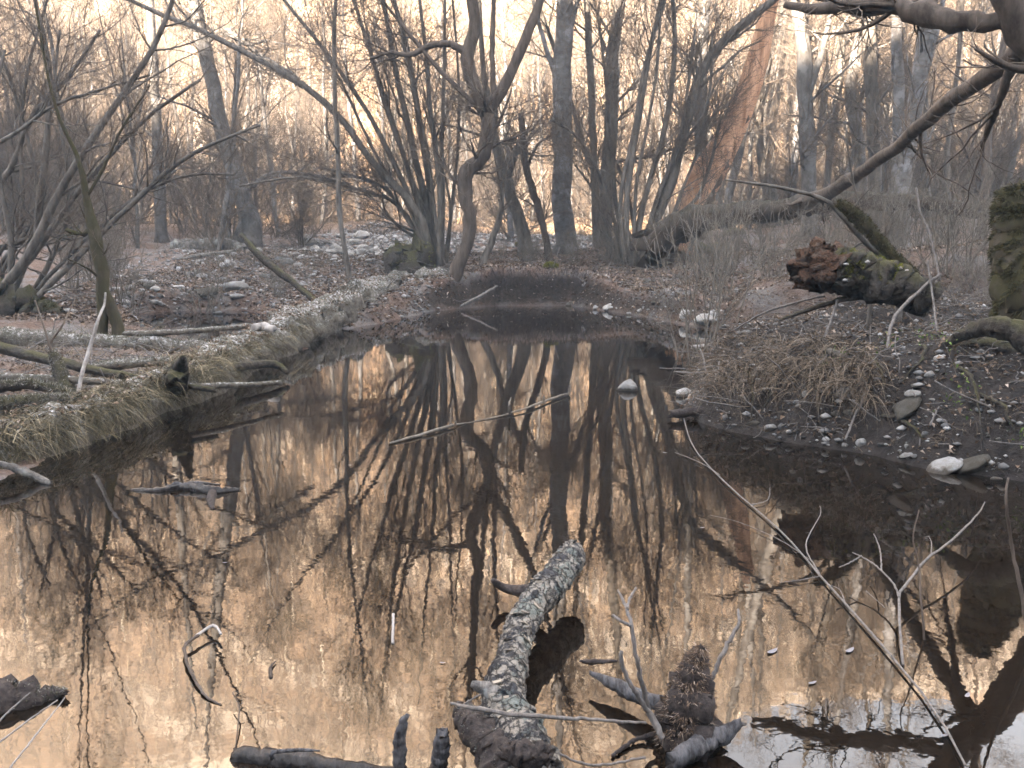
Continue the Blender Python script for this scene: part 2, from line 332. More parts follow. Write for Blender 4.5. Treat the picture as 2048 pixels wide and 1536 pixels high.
# ground sheet
gx = np.concatenate([-np.geomspace(14, 240, 60)[::-1], np.linspace(-13.8, 13.8, 400), np.geomspace(14, 240, 60)])
gy = np.concatenate([-np.geomspace(3, 100, 70)[::-1], np.linspace(-2.9, 1.4, 20), np.geomspace(1.5, 78, 520), np.geomspace(78.5, 150, 20)])
GX, GY = np.meshgrid(gx, gy); GZ = H(GX, GY)
GZ = np.where(GY > 92, GZ - (GY - 92) * 0.5, GZ)
GZ += np.where((GZ > 0.03) & (GY < 60) & (GY > -3), np.random.default_rng(3).normal(0, 0.012, GZ.shape), 0)
nx, ny = len(gx), len(gy); ii = (np.arange(ny - 1)[:, None] * nx + np.arange(nx - 1)[None, :]).ravel()
gm, t, p = mat('soil')
n1 = noise(t, 1.3, 8, 0.65); n2 = noise(t, 14, 6, 0.75); n3 = noise(t, 60, 4, 0.7)
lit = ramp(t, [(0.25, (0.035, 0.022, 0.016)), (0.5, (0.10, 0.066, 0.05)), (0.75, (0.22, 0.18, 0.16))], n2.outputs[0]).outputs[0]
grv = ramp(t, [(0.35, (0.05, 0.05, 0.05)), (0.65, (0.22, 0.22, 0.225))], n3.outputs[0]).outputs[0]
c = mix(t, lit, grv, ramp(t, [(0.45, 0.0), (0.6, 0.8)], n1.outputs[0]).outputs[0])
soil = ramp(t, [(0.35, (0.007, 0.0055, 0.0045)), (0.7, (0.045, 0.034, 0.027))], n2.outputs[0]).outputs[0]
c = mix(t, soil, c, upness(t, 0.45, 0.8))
tc = N(t, "TexCoord"); sx = N(t, "SeparateXYZ"); t.links.new(tc.outputs['Object'], sx.inputs[0])
def pos_mask(x0, x1, y0, y1):
    a = N(t, "MapRange"); a.inputs[1].default_value = x0; a.inputs[2].default_value = x1; t.links.new(sx.outputs[0], a.inputs[0])
    b = N(t, "MapRange"); b.inputs[1].default_value = y0; b.inputs[2].default_value = y1; t.links.new(sx.outputs[1], b.inputs[0])
    return mul(t, a.outputs[0], b.outputs[0])
straw = ramp(t, [(0.3, (0.13, 0.085, 0.05)), (0.7, (0.34, 0.23, 0.14))], n2.outputs[0]).outputs[0]
c = mix(t, c, straw, pos_mask(-100, -99, 36, 42))
dirt = ramp(t, [(0.35, (0.008, 0.007, 0.0065)), (0.7, (0.04, 0.034, 0.032))], n2.outputs[0]).outputs[0]
rb = pos_mask(1.6, 2.4, 60, 3)
rb = N(t, "MapRange"); rb.inputs[1].default_value = 14; rb.inputs[2].default_value = 9; t.links.new(sx.outputs[1], rb.inputs[0])
rx = N(t, "MapRange"); rx.inputs[1].default_value = 1.0; rx.inputs[2].default_value = 1.5; t.links.new(sx.outputs[0], rx.inputs[0])
c = mix(t, c, dirt, mul(t, rb.outputs[0], rx.outputs[0]))
t.links.new(c, p.inputs["Base Color"]); bump(t, p, n2.outputs[0], 1.0, 0.05)
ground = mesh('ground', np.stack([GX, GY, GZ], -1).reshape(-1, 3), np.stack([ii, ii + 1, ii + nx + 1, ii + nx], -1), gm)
tag(ground, kind='structure')
# water
wm, t, p = mat('pond_water')
p.inputs["Base Color"].default_value = (0.007, 0.005, 0.0035, 1); p.inputs["Roughness"].default_value = 0.015
p.inputs["IOR"].default_value = 1.5; p.inputs["Specular IOR Level"].default_value = 0.5
wa = noise(t, 4.0, 2, 0.5); wb = noise(t, 17.0, 2, 0.5)
hh = mul(t, wa.outputs[0], mul(t, wb.outputs[0], 0.35), 'ADD'); bump(t, p, hh, 0.016, 0.03)
X0, X1, Y0, Y1 = -12, 10, -1.5, 24
n_ = 2; water = mesh('pond_water', [(X0, Y0, 0), (X1, Y0, 0), (X1, Y1, 0), (X0, Y1, 0)], np.array([[0, 1, 2, 3]]), wm)
tag(water, kind='structure')
# far hillside, steep and sunlit
hx = np.linspace(-235, 235, 150); hy = np.linspace(57, 215, 110); HX, HY = np.meshgrid(hx, hy)
def HILL(X, Y):
    crest = 40 - np.clip((X - 12) / 38, 0, 1) * 7.8
    s = np.clip((Y - 74 + 8 * np.sin(X * 0.021 + 1)) / 120, 0, 1.15)
    z = np.where(s > 0, 4.2, 1.5) + s ** 1.12 * 104 * crest / 35.0 * 1.0
    z = np.where(s > 0, z, 1.0)
    return z + 2.5 * fbm(X, Y, 50, 3) * np.clip(s * 3, 0, 1) + 5 * np.sin(X * 0.05 + 0.6) * np.clip(s, 0, 1)
HZ = HILL(HX, HY); nhx = len(hx); k = (np.arange(len(hy) - 1)[:, None] * nhx + np.arange(nhx - 1)[None, :]).ravel()
hm, t, p = mat('hillside_earth')
n1 = noise(t, 0.035, 5, 0.6); n2 = noise(t, 0.5, 8, 0.75)
c = ramp(t, [(0.3, (0.14, 0.085, 0.048)), (0.5, (0.29, 0.19, 0.115)), (0.72, (0.46, 0.34, 0.225))], n2.outputs[0]).outputs[0]
c = mix(t, c, (0.78, 0.70, 0.60), ramp(t, [(0.5, 0.0), (0.62, 0.7)], n1.outputs[0]).outputs[0])
t.links.new(c, p.inputs["Base Color"]); bump(t, p, n2.outputs[0], 1.0, 1.0)
hills = mesh('hillside', np.stack([HX, HY, HZ], -1).reshape(-1, 3), np.stack([k, k + 1, k + nhx + 1, k + nhx], -1), hm)
tag(hills, kind='structure')
# ================================================================== TREES
def stems_world(paths):
    """path = [(px,py,halfwidth_px[,Y])...] with one Y; -> list of arrays (m,4)"""
    out = []
    for Y, pts, ext in paths:
        a = []
        for q in pts:
            yy = q[3] if len(q) > 3 else Y
            a.append((*at(q[0], q[1], yy), q[2] * yy / F_PX))
        if ext:                                            # carry on above the frame
            a0 = np.array(a[-2]); a1 = np.array(a[-1]); d = norm((a1 - a0)[:3]); last = a1
            for j in range(1, 5):
                d = norm(d + np.array((0, 0, 0.12))); nxt = np.concatenate([last[:3] + d * ext / 4, [max(a1[3] * (1 - 0.21 * j), 0.012)]]); a.append(tuple(nxt)); last = nxt
        out.append(np.array(a))
    return out
def grow(name, label, cat, paths, matn='bark_grey', group=None, seed=1, base_z=True, twm=None,
         n1=15, L1=(1.0, 3.4), a1=(25, 70), n2=10, L2=(0.6, 1.9), n3=5, L3=(0.3, 0.95), up=0.06, sides=10, lump=0.06, K=28, t1=0.3, names=None, rmin=0.0055, flat=None, collect=None):
    rng = np.random.default_rng(seed); W = stems_world(paths)
    o0 = W[0][0, :3].copy()
    if base_z: o0[2] = Hp(o0[0], o0[1])
    e = empty(name, o0); tag(e, label, cat, group)
    SP = []; SR = []
    for i, a in enumerate(W):
        if base_z and (i == 0 or paths[i][1][0][1] > 400):
            b = a[0].copy(); g = Hp(b[0], b[1]); b2 = b.copy(); b2[2] = min(g, b[2]) - 0.25; b2[3] = b[3] * 1.45
            a = np.vstack([b2, a])
        s = resample(a, K); s[:, 3] *= 0.86; s[:, :3] += rng.normal(0, 0.1, (K, 3)) * s[:, 3:4]
        V, Fs = tubes(s[None, :, :3], np.maximum(s[None, :, 3], 0.004), sides, rng, lump)
        nm = names[i] if names else ('trunk' if i == 0 else 'limb')
        mesh(nm, V, Fs, M[matn], e, True, o0)
        SP.append(s[:, :3]); SR.append(s[:, 3])
    SP = np.array(SP); SR = np.array(SR); ac = Acc(); tw = Acc()
    if n1:
        B, BR = spawn(SP, SR, n1, rng, L1, a1, 8, 0.5, up, 0.15, t1, 1.0, 0.25, 0.05, rmin * 1.6)
        ac.add(*tubes(B, BR, 5)); src, srcR = B, BR
        if n2:
            C, CR = spawn(B, BR, n2, rng, L2, (25, 60), 6, 0.6, up, 0.18, 0.12, 1.0, 0.35, 0.02, rmin)
            tw.add(*tubes(C, CR, 3, cap=False))
            if n3:
                D, DR = spawn(C, CR, n3, rng, L3, (25, 60), 4, 0.7, up, 0.2, 0.15, 1.0, 0.5, 0.01, rmin * 0.8)
                tw.add(*tubes(D, DR, 3, cap=False))
        ac.build('branches', M[twm or matn], e, True, o0)
        if tw.n: tw.build('twigs', M[twm or 'twig'], e, True, o0)
    return e
TR = 'bare trees standing along the far bank'
# central forked tree rooted at the end of the big mossy log
grow('forked_tree', 'crooked S-bent tree forking in a Y at the far end of the big mossy log', 'tree', [
 (20.2, [(872,606,24),(905,560,17),(930,500,15),(940,440,16),(930,390,16),(932,345,18),(965,312,16),(974,270,17),(976,228,17)], 0),
 (20.2, [(976,232,17),(955,190,15),(938,140,16),(935,105,16),(950,60,14),(945,0,13)], 6),
 (20.2, [(976,232,16),(995,195,13),(1020,150,12),(1045,90,12),(1070,30,10),(1085,-20,9)], 5),
 (20.2, [(936,108,10),(900,88,8),(860,92,7),(820,110,6),(780,105,4),(740,118,3)], 0),
 (20.2, [(990,200,8),(985,140,6),(985,60,6),(988,-10,5)], 3),
 (20.2, [(972,232,7),(940,200,5),(880,140,5),(820,70,4),(780,20,3)], 2)],
 'bark_brown', seed=11, n1=10, n2=9, n3=5, L1=(0.8, 2.4), t1=0.35)
# hazel clump left of the centre
hz = [((862,520),(845,440),(800,380),(740,320),(680,235),(600,165),(500,110),(400,60),(300,20),8.5),
 ((858,520),(830,420),(775,300),(720,200),(640,90),(560,-10),6),
 ((862,520),(835,400),(790,260),(745,120),(705,-10),6),
 ((868,520),(850,400),(820,270),(790,130),(765,-10),8),
 ((872,520),(862,400),(840,250),(815,100),(785,-10),8),
 ((878,520),(880,380),(862,240),(852,110),(838,-10),6.5),
 ((884,520),(886,420),(884,280),(888,140),(890,-10),5),
 ((866,520),(822,450),(790,400),(760,370),(700,350),(640,335),5),
 ((866,520),(838,480),(800,455),(770,420),(765,385),4),
 ((890,520),(905,400),(918,250),(915,120),(905,0),4),
 ((880,520),(868,410),(855,300),(826,180),(800,60),4),
 ((856,520),(810,400),(752,310),(680,160),(620,60),4),
 ((870,520),(848,420),(805,310),(760,180),(735,60),4.5),
 ((862,520),(800,415),(720,380),(600,355),(480,372),4),
 ((894,520),(900,460),(896,380),(870,290),(845,200),3)]
grow('hazel_clump', 'many-stemmed hazel fanning up to the left behind the big mossy log', 'tree',
 [(22.5 + 0.15 * (i % 5), [(x, y, s[-1] * (1.15 - 0.55 * j / (len(s) - 2))) for j, (x, y) in enumerate(s[:-1])], 4 if s[-2][1] < 30 else 0) for i, s in enumerate(hz)],
 'bark_grey', seed=12, n1=13, n2=9, n3=5, L1=(0.9, 3.0), a1=(12, 45), sides=7, K=20, names=['stem'] * len(hz), t1=0.25)
grow('leaning_tree', 'grey tree leaning left between the crooked tree and the stub trunk', 'tree', [
 (25.5, [(1050,496,17),(1035,430,15),(1018,380,13),(1005,330,12),(988,275,9),(975,200,7),(965,120,6),(958,0,5)], 3),
 (25.5, [(1014,360,8),(1032,300,8),(1046,285,6)], 0)], 'bark_grey', seed=13, n1=8)
grow('slender_tree', 'thin young tree leaning right at the foot of the crooked tree', 'tree', [
 (22.5, [(968,520,9),(985,480,8),(1000,430,7),(1003,380,5),(990,300,5),(985,250,4),(978,180,3)], 0)], 'bark_grey', seed=14, n1=9, L1=(.5, 1.4))
grow('dead_snag', 'dark snapped-off trunk beside the leaning grey tree, bent low down', 'tree', [
 (23.5, [(1098,525,9),(1090,470,8),(1075,410,9),(1055,350,8),(1048,300,8),(1042,225,7)], 0),
 (23.5, [(1056,330,4),(1075,290,3),(1100,272,2)], 0)], 'bark_brown', seed=15, n1=5, L1=(.4, 1.0), n3=3)
grow('birch_tree', 'stout pale birch with blackened base standing upright right of centre', 'tree', [
 (25.0, [(1130,508,28),(1130,470,24),(1124,400,23),(1126,300,22),(1124,200,22),(1126,100,20),(1128,0,19)], 9),
 (25.0, [(1128,90,8),(1145,40,6),(1160,-20,5)], 4),
 (25.0, [(1120,180,6),(1090,90,5),(1068,10,4)], 3)], 'bark_birch', seed=16, n1=16, n2=9, L1=(.6, 2.2), sides=14, lump=.03)
grow('alder_tree', 'tall twin-stemmed grey tree just right of the stout birch', 'tree', [
 (25.8, [(1205,505,17),(1212,400,16),(1222,250,15),(1225,120,14),(1240,0,13)], 8),
 (25.8, [(1195,505,10),(1190,400,9),(1185,250,8),(1178,100,8),(1172,0,7)], 6),
 (25.8, [(1212,380,6),(1170,300,5),(1120,130,5),(1080,20,4)], 2)], 'bark_grey', seed=17, n1=14, t1=0.15)
cl = [((1262,520),(1250,430),(1262,330),(1280,220),(1300,100),(1325,-10),7),
 ((1270,520),(1280,430),(1310,330),(1335,230),(1350,100),(1345,-10),7),
 ((1280,520),(1310,440),(1345,350),(1370,250),(1400,150),(1450,80),(1520,20),(1560,-10),13),
 ((1275,520),(1262,420),(1240,340),(1232,325),(1300,312),(1345,298),4),
 ((1255,520),(1235,430),(1225,330),(1215,200),(1200,60),5),
 ((1250,520),(1240,400),(1268,260),(1290,130),(1330,0),5),
 ((1285,520),(1300,440),(1320,380),(1352,300),(1372,200),(1390,60),5),
 ((1245,520),(1222,420),(1190,330),(1150,270),(1100,240),4),
 ((1290,520),(1330,450),(1390,400),(1420,330),(1440,240),5),
 ((1240,520),(1210,450),(1185,380),(1150,330),3.5),
 ((1268,520),(1268,440),(1275,350),(1295,250),(1316,120),(1320,0),4),
 ((1300,520),(1345,430),(1365,380),(1395,300),(1420,180),(1425,60),4)]
grow('hazel_clump', 'dense many-stemmed hazel between the stout birch and the splintered leaning trunk', 'tree',
 [(22.2 + 0.15 * (i % 5), [(x, y, s[-1] * (1.15 - 0.5 * j / (len(s) - 2))) for j, (x, y) in enumerate(s[:-1])], 4 if s[-2][1] < 30 else 0) for i, s in enumerate(cl)],
 'bark_grey', seed=18, n1=13, n2=9, n3=5, L1=(0.9, 2.8), a1=(12, 45), sides=7, K=20, names=['stem'] * len(cl), t1=0.2)
# splintered leaning trunk with bare orange wood
def splinter_tree():
    pts = [(1350,500,30),(1380,415,27),(1412,350,29),(1450,285,24),(1482,215,21),(1508,140,19),(1528,60,15),(1538,5,13),(1542,-30,6)]
    a = stems_world([(23.2, pts, 0)])[0]; rng = np.random.default_rng(19); s = resample(a, 46)
    o0 = s[0, :3].copy(); e = empty('splintered_trunk', o0)
    tag(e, 'leaning snapped trunk stripped to orange split wood, above the long arching log', 'tree')
    n = 20; P = s[None, :, :3]; R = s[None, :, 3].copy()
    V, Fs = tubes(P, R, n, rng, 0.0); V = V.copy()
    ridge = 1 + 0.10 * rng.normal(0, 1, n)                   # long grain ridges
    c = np.repeat(s[:, :3], n, 0); V[:46 * n] = c + (V[:46 * n] - c) * np.tile(ridge, 46)[:, None]
    mesh('split_wood', V, Fs, M['split_wood'], e, True, o0)
    b = resample(a[:5], 18); b[:, :3] += np.array((0.055, 0.12, -0.06)); V, Fs = tubes(b[None, :, :3], b[None, :, 3] * 1.05, 14, rng, 0.07)
    mesh('bark', V, Fs, M['bark_brown'], e, True, o0)
    ac = Acc()
    for k in range(9):
        i = rng.integers(2, 44); st = s[i, :3] + rng.normal(0, s[i, 3] * 0.7, 3); d = norm(s[min(i + 2, 45), :3] - s[i - 2, :3] + rng.normal(0, 0.08, 3)); L = rng.uniform(0.3, 0.8)
        Q = st + d[None] * np.linspace(0, L, 4)[:, None]; ac.add(*tubes(Q[None], np.linspace(0.02, 0.003, 4)[None], 4))
    ac.build('splinters', M['split_wood'], e, True, o0)
splinter_tree()
# trees of the right hand wood
RW = 'grey trunks of the wood behind the long arching log'
specs = [
 ('upright grey trunk directly behind the splintered leaning trunk, mottled pale low down', 28, [(1404,430,13),(1402,330,12),(1398,200,12),(1408,80,11),(1412,0,10)], 'bark_pale'),
 ('thin pale trunk leaning right behind the top of the splintered trunk', 31, [(1450,440,9),(1478,300,10),(1510,160,10),(1535,0,9)], 'bark_pale'),
 ('pale trunk leaning slightly right just right of the splintered trunk top', 34, [(1548,420,12),(1540,300,11),(1556,150,11),(1570,0,10)], 'bark_pale'),
 ('thin grey trunk bowed left under the overhanging branch', 33, [(1540,430,10),(1520,300,9),(1522,170,9),(1530,0,8)], 'bark_grey'),
 ('thick upright grey trunk below the left end of the overhanging branch', 27, [(1620,450,18),(1618,330,16),(1612,200,16),(1608,100,16),(1590,0,15)], 'bark_pale'),
 ('slim trunk leaning right beside the thick upright grey one', 30, [(1650,440,8),(1660,300,8),(1680,150,8),(1690,0,7)], 'bark_grey'),
 ('crooked grey trunk with a fork, middle of the right hand wood', 28, [(1725,440,14),(1718,300,13),(1700,180,12),(1722,70,12),(1745,0,10)], 'bark_pale'),
 ('straight grey trunk right of the crooked forked one', 27, [(1752,440,15),(1750,300,15),(1742,160,15),(1735,0,15)], 'bark_grey'),
 ('broad pale birch leaning right under the middle of the overhanging branch', 24, [(1800,430,20),(1815,300,18),(1835,180,18),(1850,80,17),(1860,0,16)], 'bark_birch'),
 ('pale birch crossing behind the broad leaning birch', 26, [(1790,430,14),(1798,250,13),(1795,120,12),(1792,0,11)], 'bark_birch'),
 ('thin dark trunk at the right edge of the wood', 22, [(1960,480,9),(1970,380,9),(1975,280,8),(1990,180,8),(2010,80,7),(2030,0,6)], 'bark_brown'),
 ('slender dark stem halfway between the pale birches and the right edge', 25, [(1900,450,6),(1895,300,6),(1915,150,5),(1925,0,5)], 'bark_grey'),
]
for i, (lb, Y, pts, m_) in enumerate(specs):
    ps = [(Y, pts, 8)]
    if i in (4, 6, 8): q = pts[-3]; ps.append((Y, [(q[0], q[1], q[2] * .6), (q[0] + 30, q[1] - 90, q[2] * .45), (q[0] + 55, q[1] - 200, q[2] * .3)], 4))
    grow('woodland_tree', lb, 'tree', ps, m_, RW, 40 + i, n1=17, n2=10, n3=5, L1=(.9, 3.0), t1=.12)
# left side
grow('leaning_tree', 'tall grey tree leaning left, between the left bushes and the hazel', 'tree', [
 (28, [(498,452,27),(488,410,21),(468,340,20),(445,260,18),(425,170,16),(405,80,15),(388,0,14)], 8),
 (28, [(480,400,6),(520,360,5),(560,345,4),(640,352,4),(700,372,3)], 0),
 (28, [(410,90,7),(450,60,6),(520,110,5),(600,160,5)], 0)], 'bark_pale', None, 60, n1=14, n2=9, t1=.1)
grow('woodland_tree', 'upright grey trunk left of the tall leaning tree', 'tree', [
 (33, [(325,470,14),(318,400,13),(315,300,12),(312,200,11),(305,100,10),(300,0,9)], 8)], 'bark_pale', None, 61, n1=14, n2=9, t1=.1)
grow('woodland_tree', 'thin stem standing just left of the hazel clump, foot among the leaves', 'tree', [
 (21.5, [(702,572,7),(690,500,6),(678,420,6),(676,300,6),(670,200,5),(668,60,5),(672,0,4)], 5)], 'bark_grey', None, 62, n1=12, n2=8, t1=.15)
grow('mossy_snag', 'moss-covered crooked sapling rising from the low mossy log, with a broken side branch', 'tree', [
 (11.3, [(238,668,14),(225,630,14),(210,590,13),(205,540,15),(192,495,14),(190,465,14),(172,405,9),(165,350,7),(150,300,5),(120,240,4),(95,150,3),(70,0,2.4)], 2),
 (11.3, [(192,478,9),(165,470,6),(132,460,5)], 0),
 (11.3, [(170,400,3.5),(205,340,3.5),(240,265,3),(300,170,2)], 0)], 'bark_moss', None, 63, n1=7, n2=6, L1=(.3, 1.0), L2=(.2, .5), L3=(.1, .3), rmin=.0025, t1=.45)
bush = [((-30,620),(20,560),(75,480),(120,380),(190,270),(260,170),(310,90),(345,0),9),
 ((-20,610),(60,520),(130,420),(220,310),(300,230),(400,160),6),
 ((10,620),(60,500),(85,380),(95,260),(100,140),(70,0),8),
 ((0,560),(40,470),(45,380),(40,260),(60,120),(95,0),5),
 ((30,640),(130,540),(250,420),(350,330),(420,290),(520,250),6),
 ((60,600),(160,490),(280,390),(380,350),(470,350),4),
 ((-40,520),(20,490),(90,470),(150,480),7),
 ((-40,400),(20,340),(60,240),(140,150),(200,60),6),
 ((-30,300),(40,260),(110,210),(200,180),(300,150),4),
 ((20,600),(22,480),(0,360),(-20,240),(10,100),6),
 ((50,620),(110,500),(140,400),(130,300),(110,180),(120,60),5),
 ((-20,560),(70,430),(60,300),(20,160),(-20,60),5)]
grow('willow_bush', 'large sprawling bare bush filling the left edge above the low logs', 'bush',
 [(14.0 + 0.5 * (i % 4), [(x, y, s[-1] * (1.3 - 0.75 * j / (len(s) - 2))) for j, (x, y) in enumerate(s[:-1])], 3 if s[-2][1] < 30 else 0) for i, s in enumerate(bush)],
 'bark_grey', seed=64, n1=12, n2=9, n3=5, L1=(0.7, 2.6), L2=(.4, 1.4), L3=(.2, .7), sides=7, K=20, names=['stem'] * len(bush), t1=0.15, rmin=.003)
# dead limb swinging from the right edge with the overhanging branch
grow('overhanging_tree', 'dark tree at the right edge, thick branch across the top, long limb sloping down left', 'tree', [
 (7.5, [(2240,700,60),(2220,500,55),(2180,300,48),(2110,150,40),(2060,80,34)], 3),
 (7.5, [(2062,85,34),(2044,50,20),(1980,44,20,7.6),(1900,42,23,7.8),(1840,28,24,8),(1780,10,18,8.2),(1700,8,14,8.4),(1640,18,13,8.6),(1570,10,7,8.8)], 0),
 (8, [(2066,60,30),(2030,110,19,8.2),(1960,165,19,9),(1880,215,17,10),(1800,290,14,11.5),(1740,330,14,13),(1680,372,15,15),(1630,398,15,17),(1590,412,12,19)], 0),
 (8, [(2030,110,14,8.2),(2000,200,8,8.4),(1960,300,5,9)], 0),
 (8, [(1800,290,8,11.5),(1840,260,7,11),(1920,200,5,10.5)], 0)], 'bark_brown', None, 70, n1=7, n2=7, n3=4, L1=(.4, 1.6), L2=(.2, .7), L3=(.1, .3), rmin=.002, lump=.09, t1=.2)
grow('bowed_sapling', 'thin bent sapling springing from behind the rotten red-ended log', 'sapling', [
 (8.2, [(1800,540,7),(1745,500,6),(1700,450,6),(1650,400,5),(1560,375,4),(1450,360,2)], 0),
 (8.2, [(1745,500,4),(1720,420,3),(1700,330,2),(1690,240,1.4)], 0)], 'bark_grey', None, 71, n1=7, L1=(.2, .8), L2=(.15, .5), L3=(.1, .2), rmin=.0018)
# individual trees further back: templates copied
def template(kind, seed):
    rng = np.random.default_rng(seed); o = []
    Ht = {'pole': 12, 'fork': 11, 'birch': 12, 'bush': 6}[kind]
    ns = 7 if kind == 'bush' else (3 if kind == 'fork' else 1)
    SP = []; SR = []
    for i in range(ns):
        K = 22; z = np.linspace(-0.3, 1, K) * Ht; z[z < 0] = -0.3
        lean = rng.normal(0, 0.06, 2) if kind != 'bush' else rng.normal(0, 0.36, 2)
        x = np.cumsum(rng.normal(0, 0.045, K)) + lean[0] * z; y = np.cumsum(rng.normal(0, 0.045, K)) + lean[1] * z
        if kind == 'fork' and i: f = np.clip((z - 2.5 - i) / 3, 0, 3); x = SP[0][:, 0] + f * rng.choice([-1, 1]) * 0.9; y = SP[0][:, 1] + f * rng.normal(0, .5)
        r0 = 0.055 if kind == 'bush' else (0.15 if kind == 'birch' else 0.12); SP.append(np.stack([x, y, z], -1)); SR.append(r0 * np.linspace(1.15, 0.18, K) * (0.7 if i else 1))
    SP = np.array(SP); SR = np.array(SR)
    out = []
    for i in range(ns): out.append(('stem' if kind == 'bush' else ('trunk' if i == 0 else 'limb'), tubes(SP[i:i + 1], SR[i:i + 1], 8, rng, .05)))
    B, BR = spawn(SP, SR, 30 if ns == 1 else (17 if ns == 3 else 10), rng, (1.2, 3.8) if kind != 'bush' else (.7, 2.2), (30, 70), 7, .45, .12, .15, .15, 1, .3, .04, .009)
    C, CR = spawn(B, BR, 9, rng, (.7, 2.1), (25, 60), 5, .6, .1, .18, .15, 1, .4, .018, .008)
    D, DR = spawn(C, CR, 4, rng, (.4, 1.1), (25, 60), 4, .7, .1, .2, .15, 1, .5, .012, .007)
    out.append(('branches', tubes(B, BR, 4, cap=False)))
    a = Acc(); a.add(*tubes(C, CR, 3, cap=False)); a.add(*tubes(D, DR, 3, cap=False)); out.append(('twigs', a))
    m1 = M['bark_birch'] if kind == 'birch' else M['bark_pale'] if kind != 'bush' else M['bark_grey']
    res = []
    for nm, g in out:
        ob = (g.build(nm, M['twig']) if isinstance(g, Acc) else mesh(nm, g[0], g[1], m1 if nm in ('trunk', 'limb', 'stem') else M['twig']))
        me = ob.data; bpy.data.objects.remove(ob); res.append((nm, me))
    return res
TPL = {k: [template(k, 100 + 10 * i + j) for j in range(n)] for i, (k, n) in enumerate((('pole', 3), ('fork', 2), ('birch', 2), ('bush', 3)))}
LAND = [(60, 'the sprawling left bush'), (240, 'the mossy sapling'), (325, 'the trunk left of the tall leaning tree'), (450, 'the tall leaning tree'), (600, 'the gravel left of the hazel'), (740, 'the left fanning hazel stems'), (840, 'the hazel foot'), (960, 'the crooked forked tree'), (1060, 'the dark snapped trunk'), (1130, 'the stout birch'), (1230, 'the twin-stemmed grey tree'), (1330, 'the right hazel clump'), (1450, 'the splintered orange trunk'), (1610, 'the trunk under the overhanging branch'), (1740, 'the crooked forked trunk'), (1840, 'the broad leaning birch'), (1970, 'the right edge of the wood')]
KN = {'pole': ('woodland_tree', 'straight bare grey tree'), 'fork': ('woodland_tree', 'forked bare grey tree'), 'birch': ('birch_tree', 'slim white-barked birch'), 'bush': ('bare_bush', 'low bare twiggy bush')}
def far_trees():
    rng = np.random.default_rng(77); spots = []
    def put(kind, px, Y, s=1.0): spots.append((kind, (px - 1024) / F_PX * Y, Y, s))
    for px, Y in ((285, 47), (222, 50), (205, 46), (172, 52), (865, 54), (690, 50), (520, 52), (1085, 48), (1000, 52)): put('birch', px, Y, .95)
    for i in range(100):
        Y = rng.uniform(31, 62); px = rng.uniform(-150, 2200)
        if 640 < px < 1110 and rng.random() < 0.5: continue
        put(rng.choice(['pole', 'fork', 'birch', 'bush'], p=[.46, .28, .14, .12]), px, Y, rng.uniform(.75, 1.15))
    for i in range(75):
        Y = rng.uniform(46, 64); px = rng.uniform(-100, 2150); put(rng.choice(['pole', 'fork', 'birch', 'bush'], p=[.42, .3, .14, .14]), px, Y, rng.uniform(.7, 1.1))
    for i in range(26):
        Y = rng.uniform(27, 42); px = rng.uniform(1480, 2200); put(rng.choice(['pole', 'fork', 'pole']), px, Y, rng.uniform(.7, 1.0))
    for i in range(18):
        Y = rng.uniform(26, 42); px = rng.uniform(-200, 660); put(rng.choice(['pole', 'fork', 'bush', 'fork', 'pole']), px, Y, rng.uniform(.5, .95))
    rows = []
    for kind, x, Y, s in spots:
        z = Hp(x, Y); px = float(proj(np.array([x, Y, z]))[0]); lm = min(LAND, key=lambda l: abs(l[0] - px))
        rows.append([kind, x, Y, s, z, px, lm])
    rows.sort(key=lambda r: r[5])
    from collections import defaultdict
    cnt = defaultdict(list)
    for r in rows: cnt[(r[0], r[6][1])].append(r)
    words = ['leftmost', 'second', 'third', 'fourth', 'fifth', 'sixth', 'seventh', 'eighth', 'ninth', 'tenth', 'eleventh', 'twelfth'] + ['%dth' % k for k in range(13, 40)]
    for (kind, lm), rr in cnt.items():
        for j, (kd, x, Y, s, z, px, _) in enumerate(rr):
            T = TPL[kd][rng.integers(len(TPL[kd]))]; nm, desc = KN[kd]
            e = empty(nm, (x, Y, z)); e.rotation_euler = (0, 0, rng.uniform(0, 6.28)); e.scale = (s, s, s * rng.uniform(.9, 1.1))
            if len(rr) == 1: lb = f'{desc} in the wood behind {lm}'
            else: lb = f'{desc} behind {lm}, {words[j] if j == 0 else words[j] + " from left"}'
            tag(e, lb, 'bush' if kd == 'bush' else 'tree', 'bare bushes in the background wood' if kd == 'bush' else 'bare trees in the background wood')
            for n_, me in T:
                link(bpy.data.objects.new(n_, me), e)
far_trees()
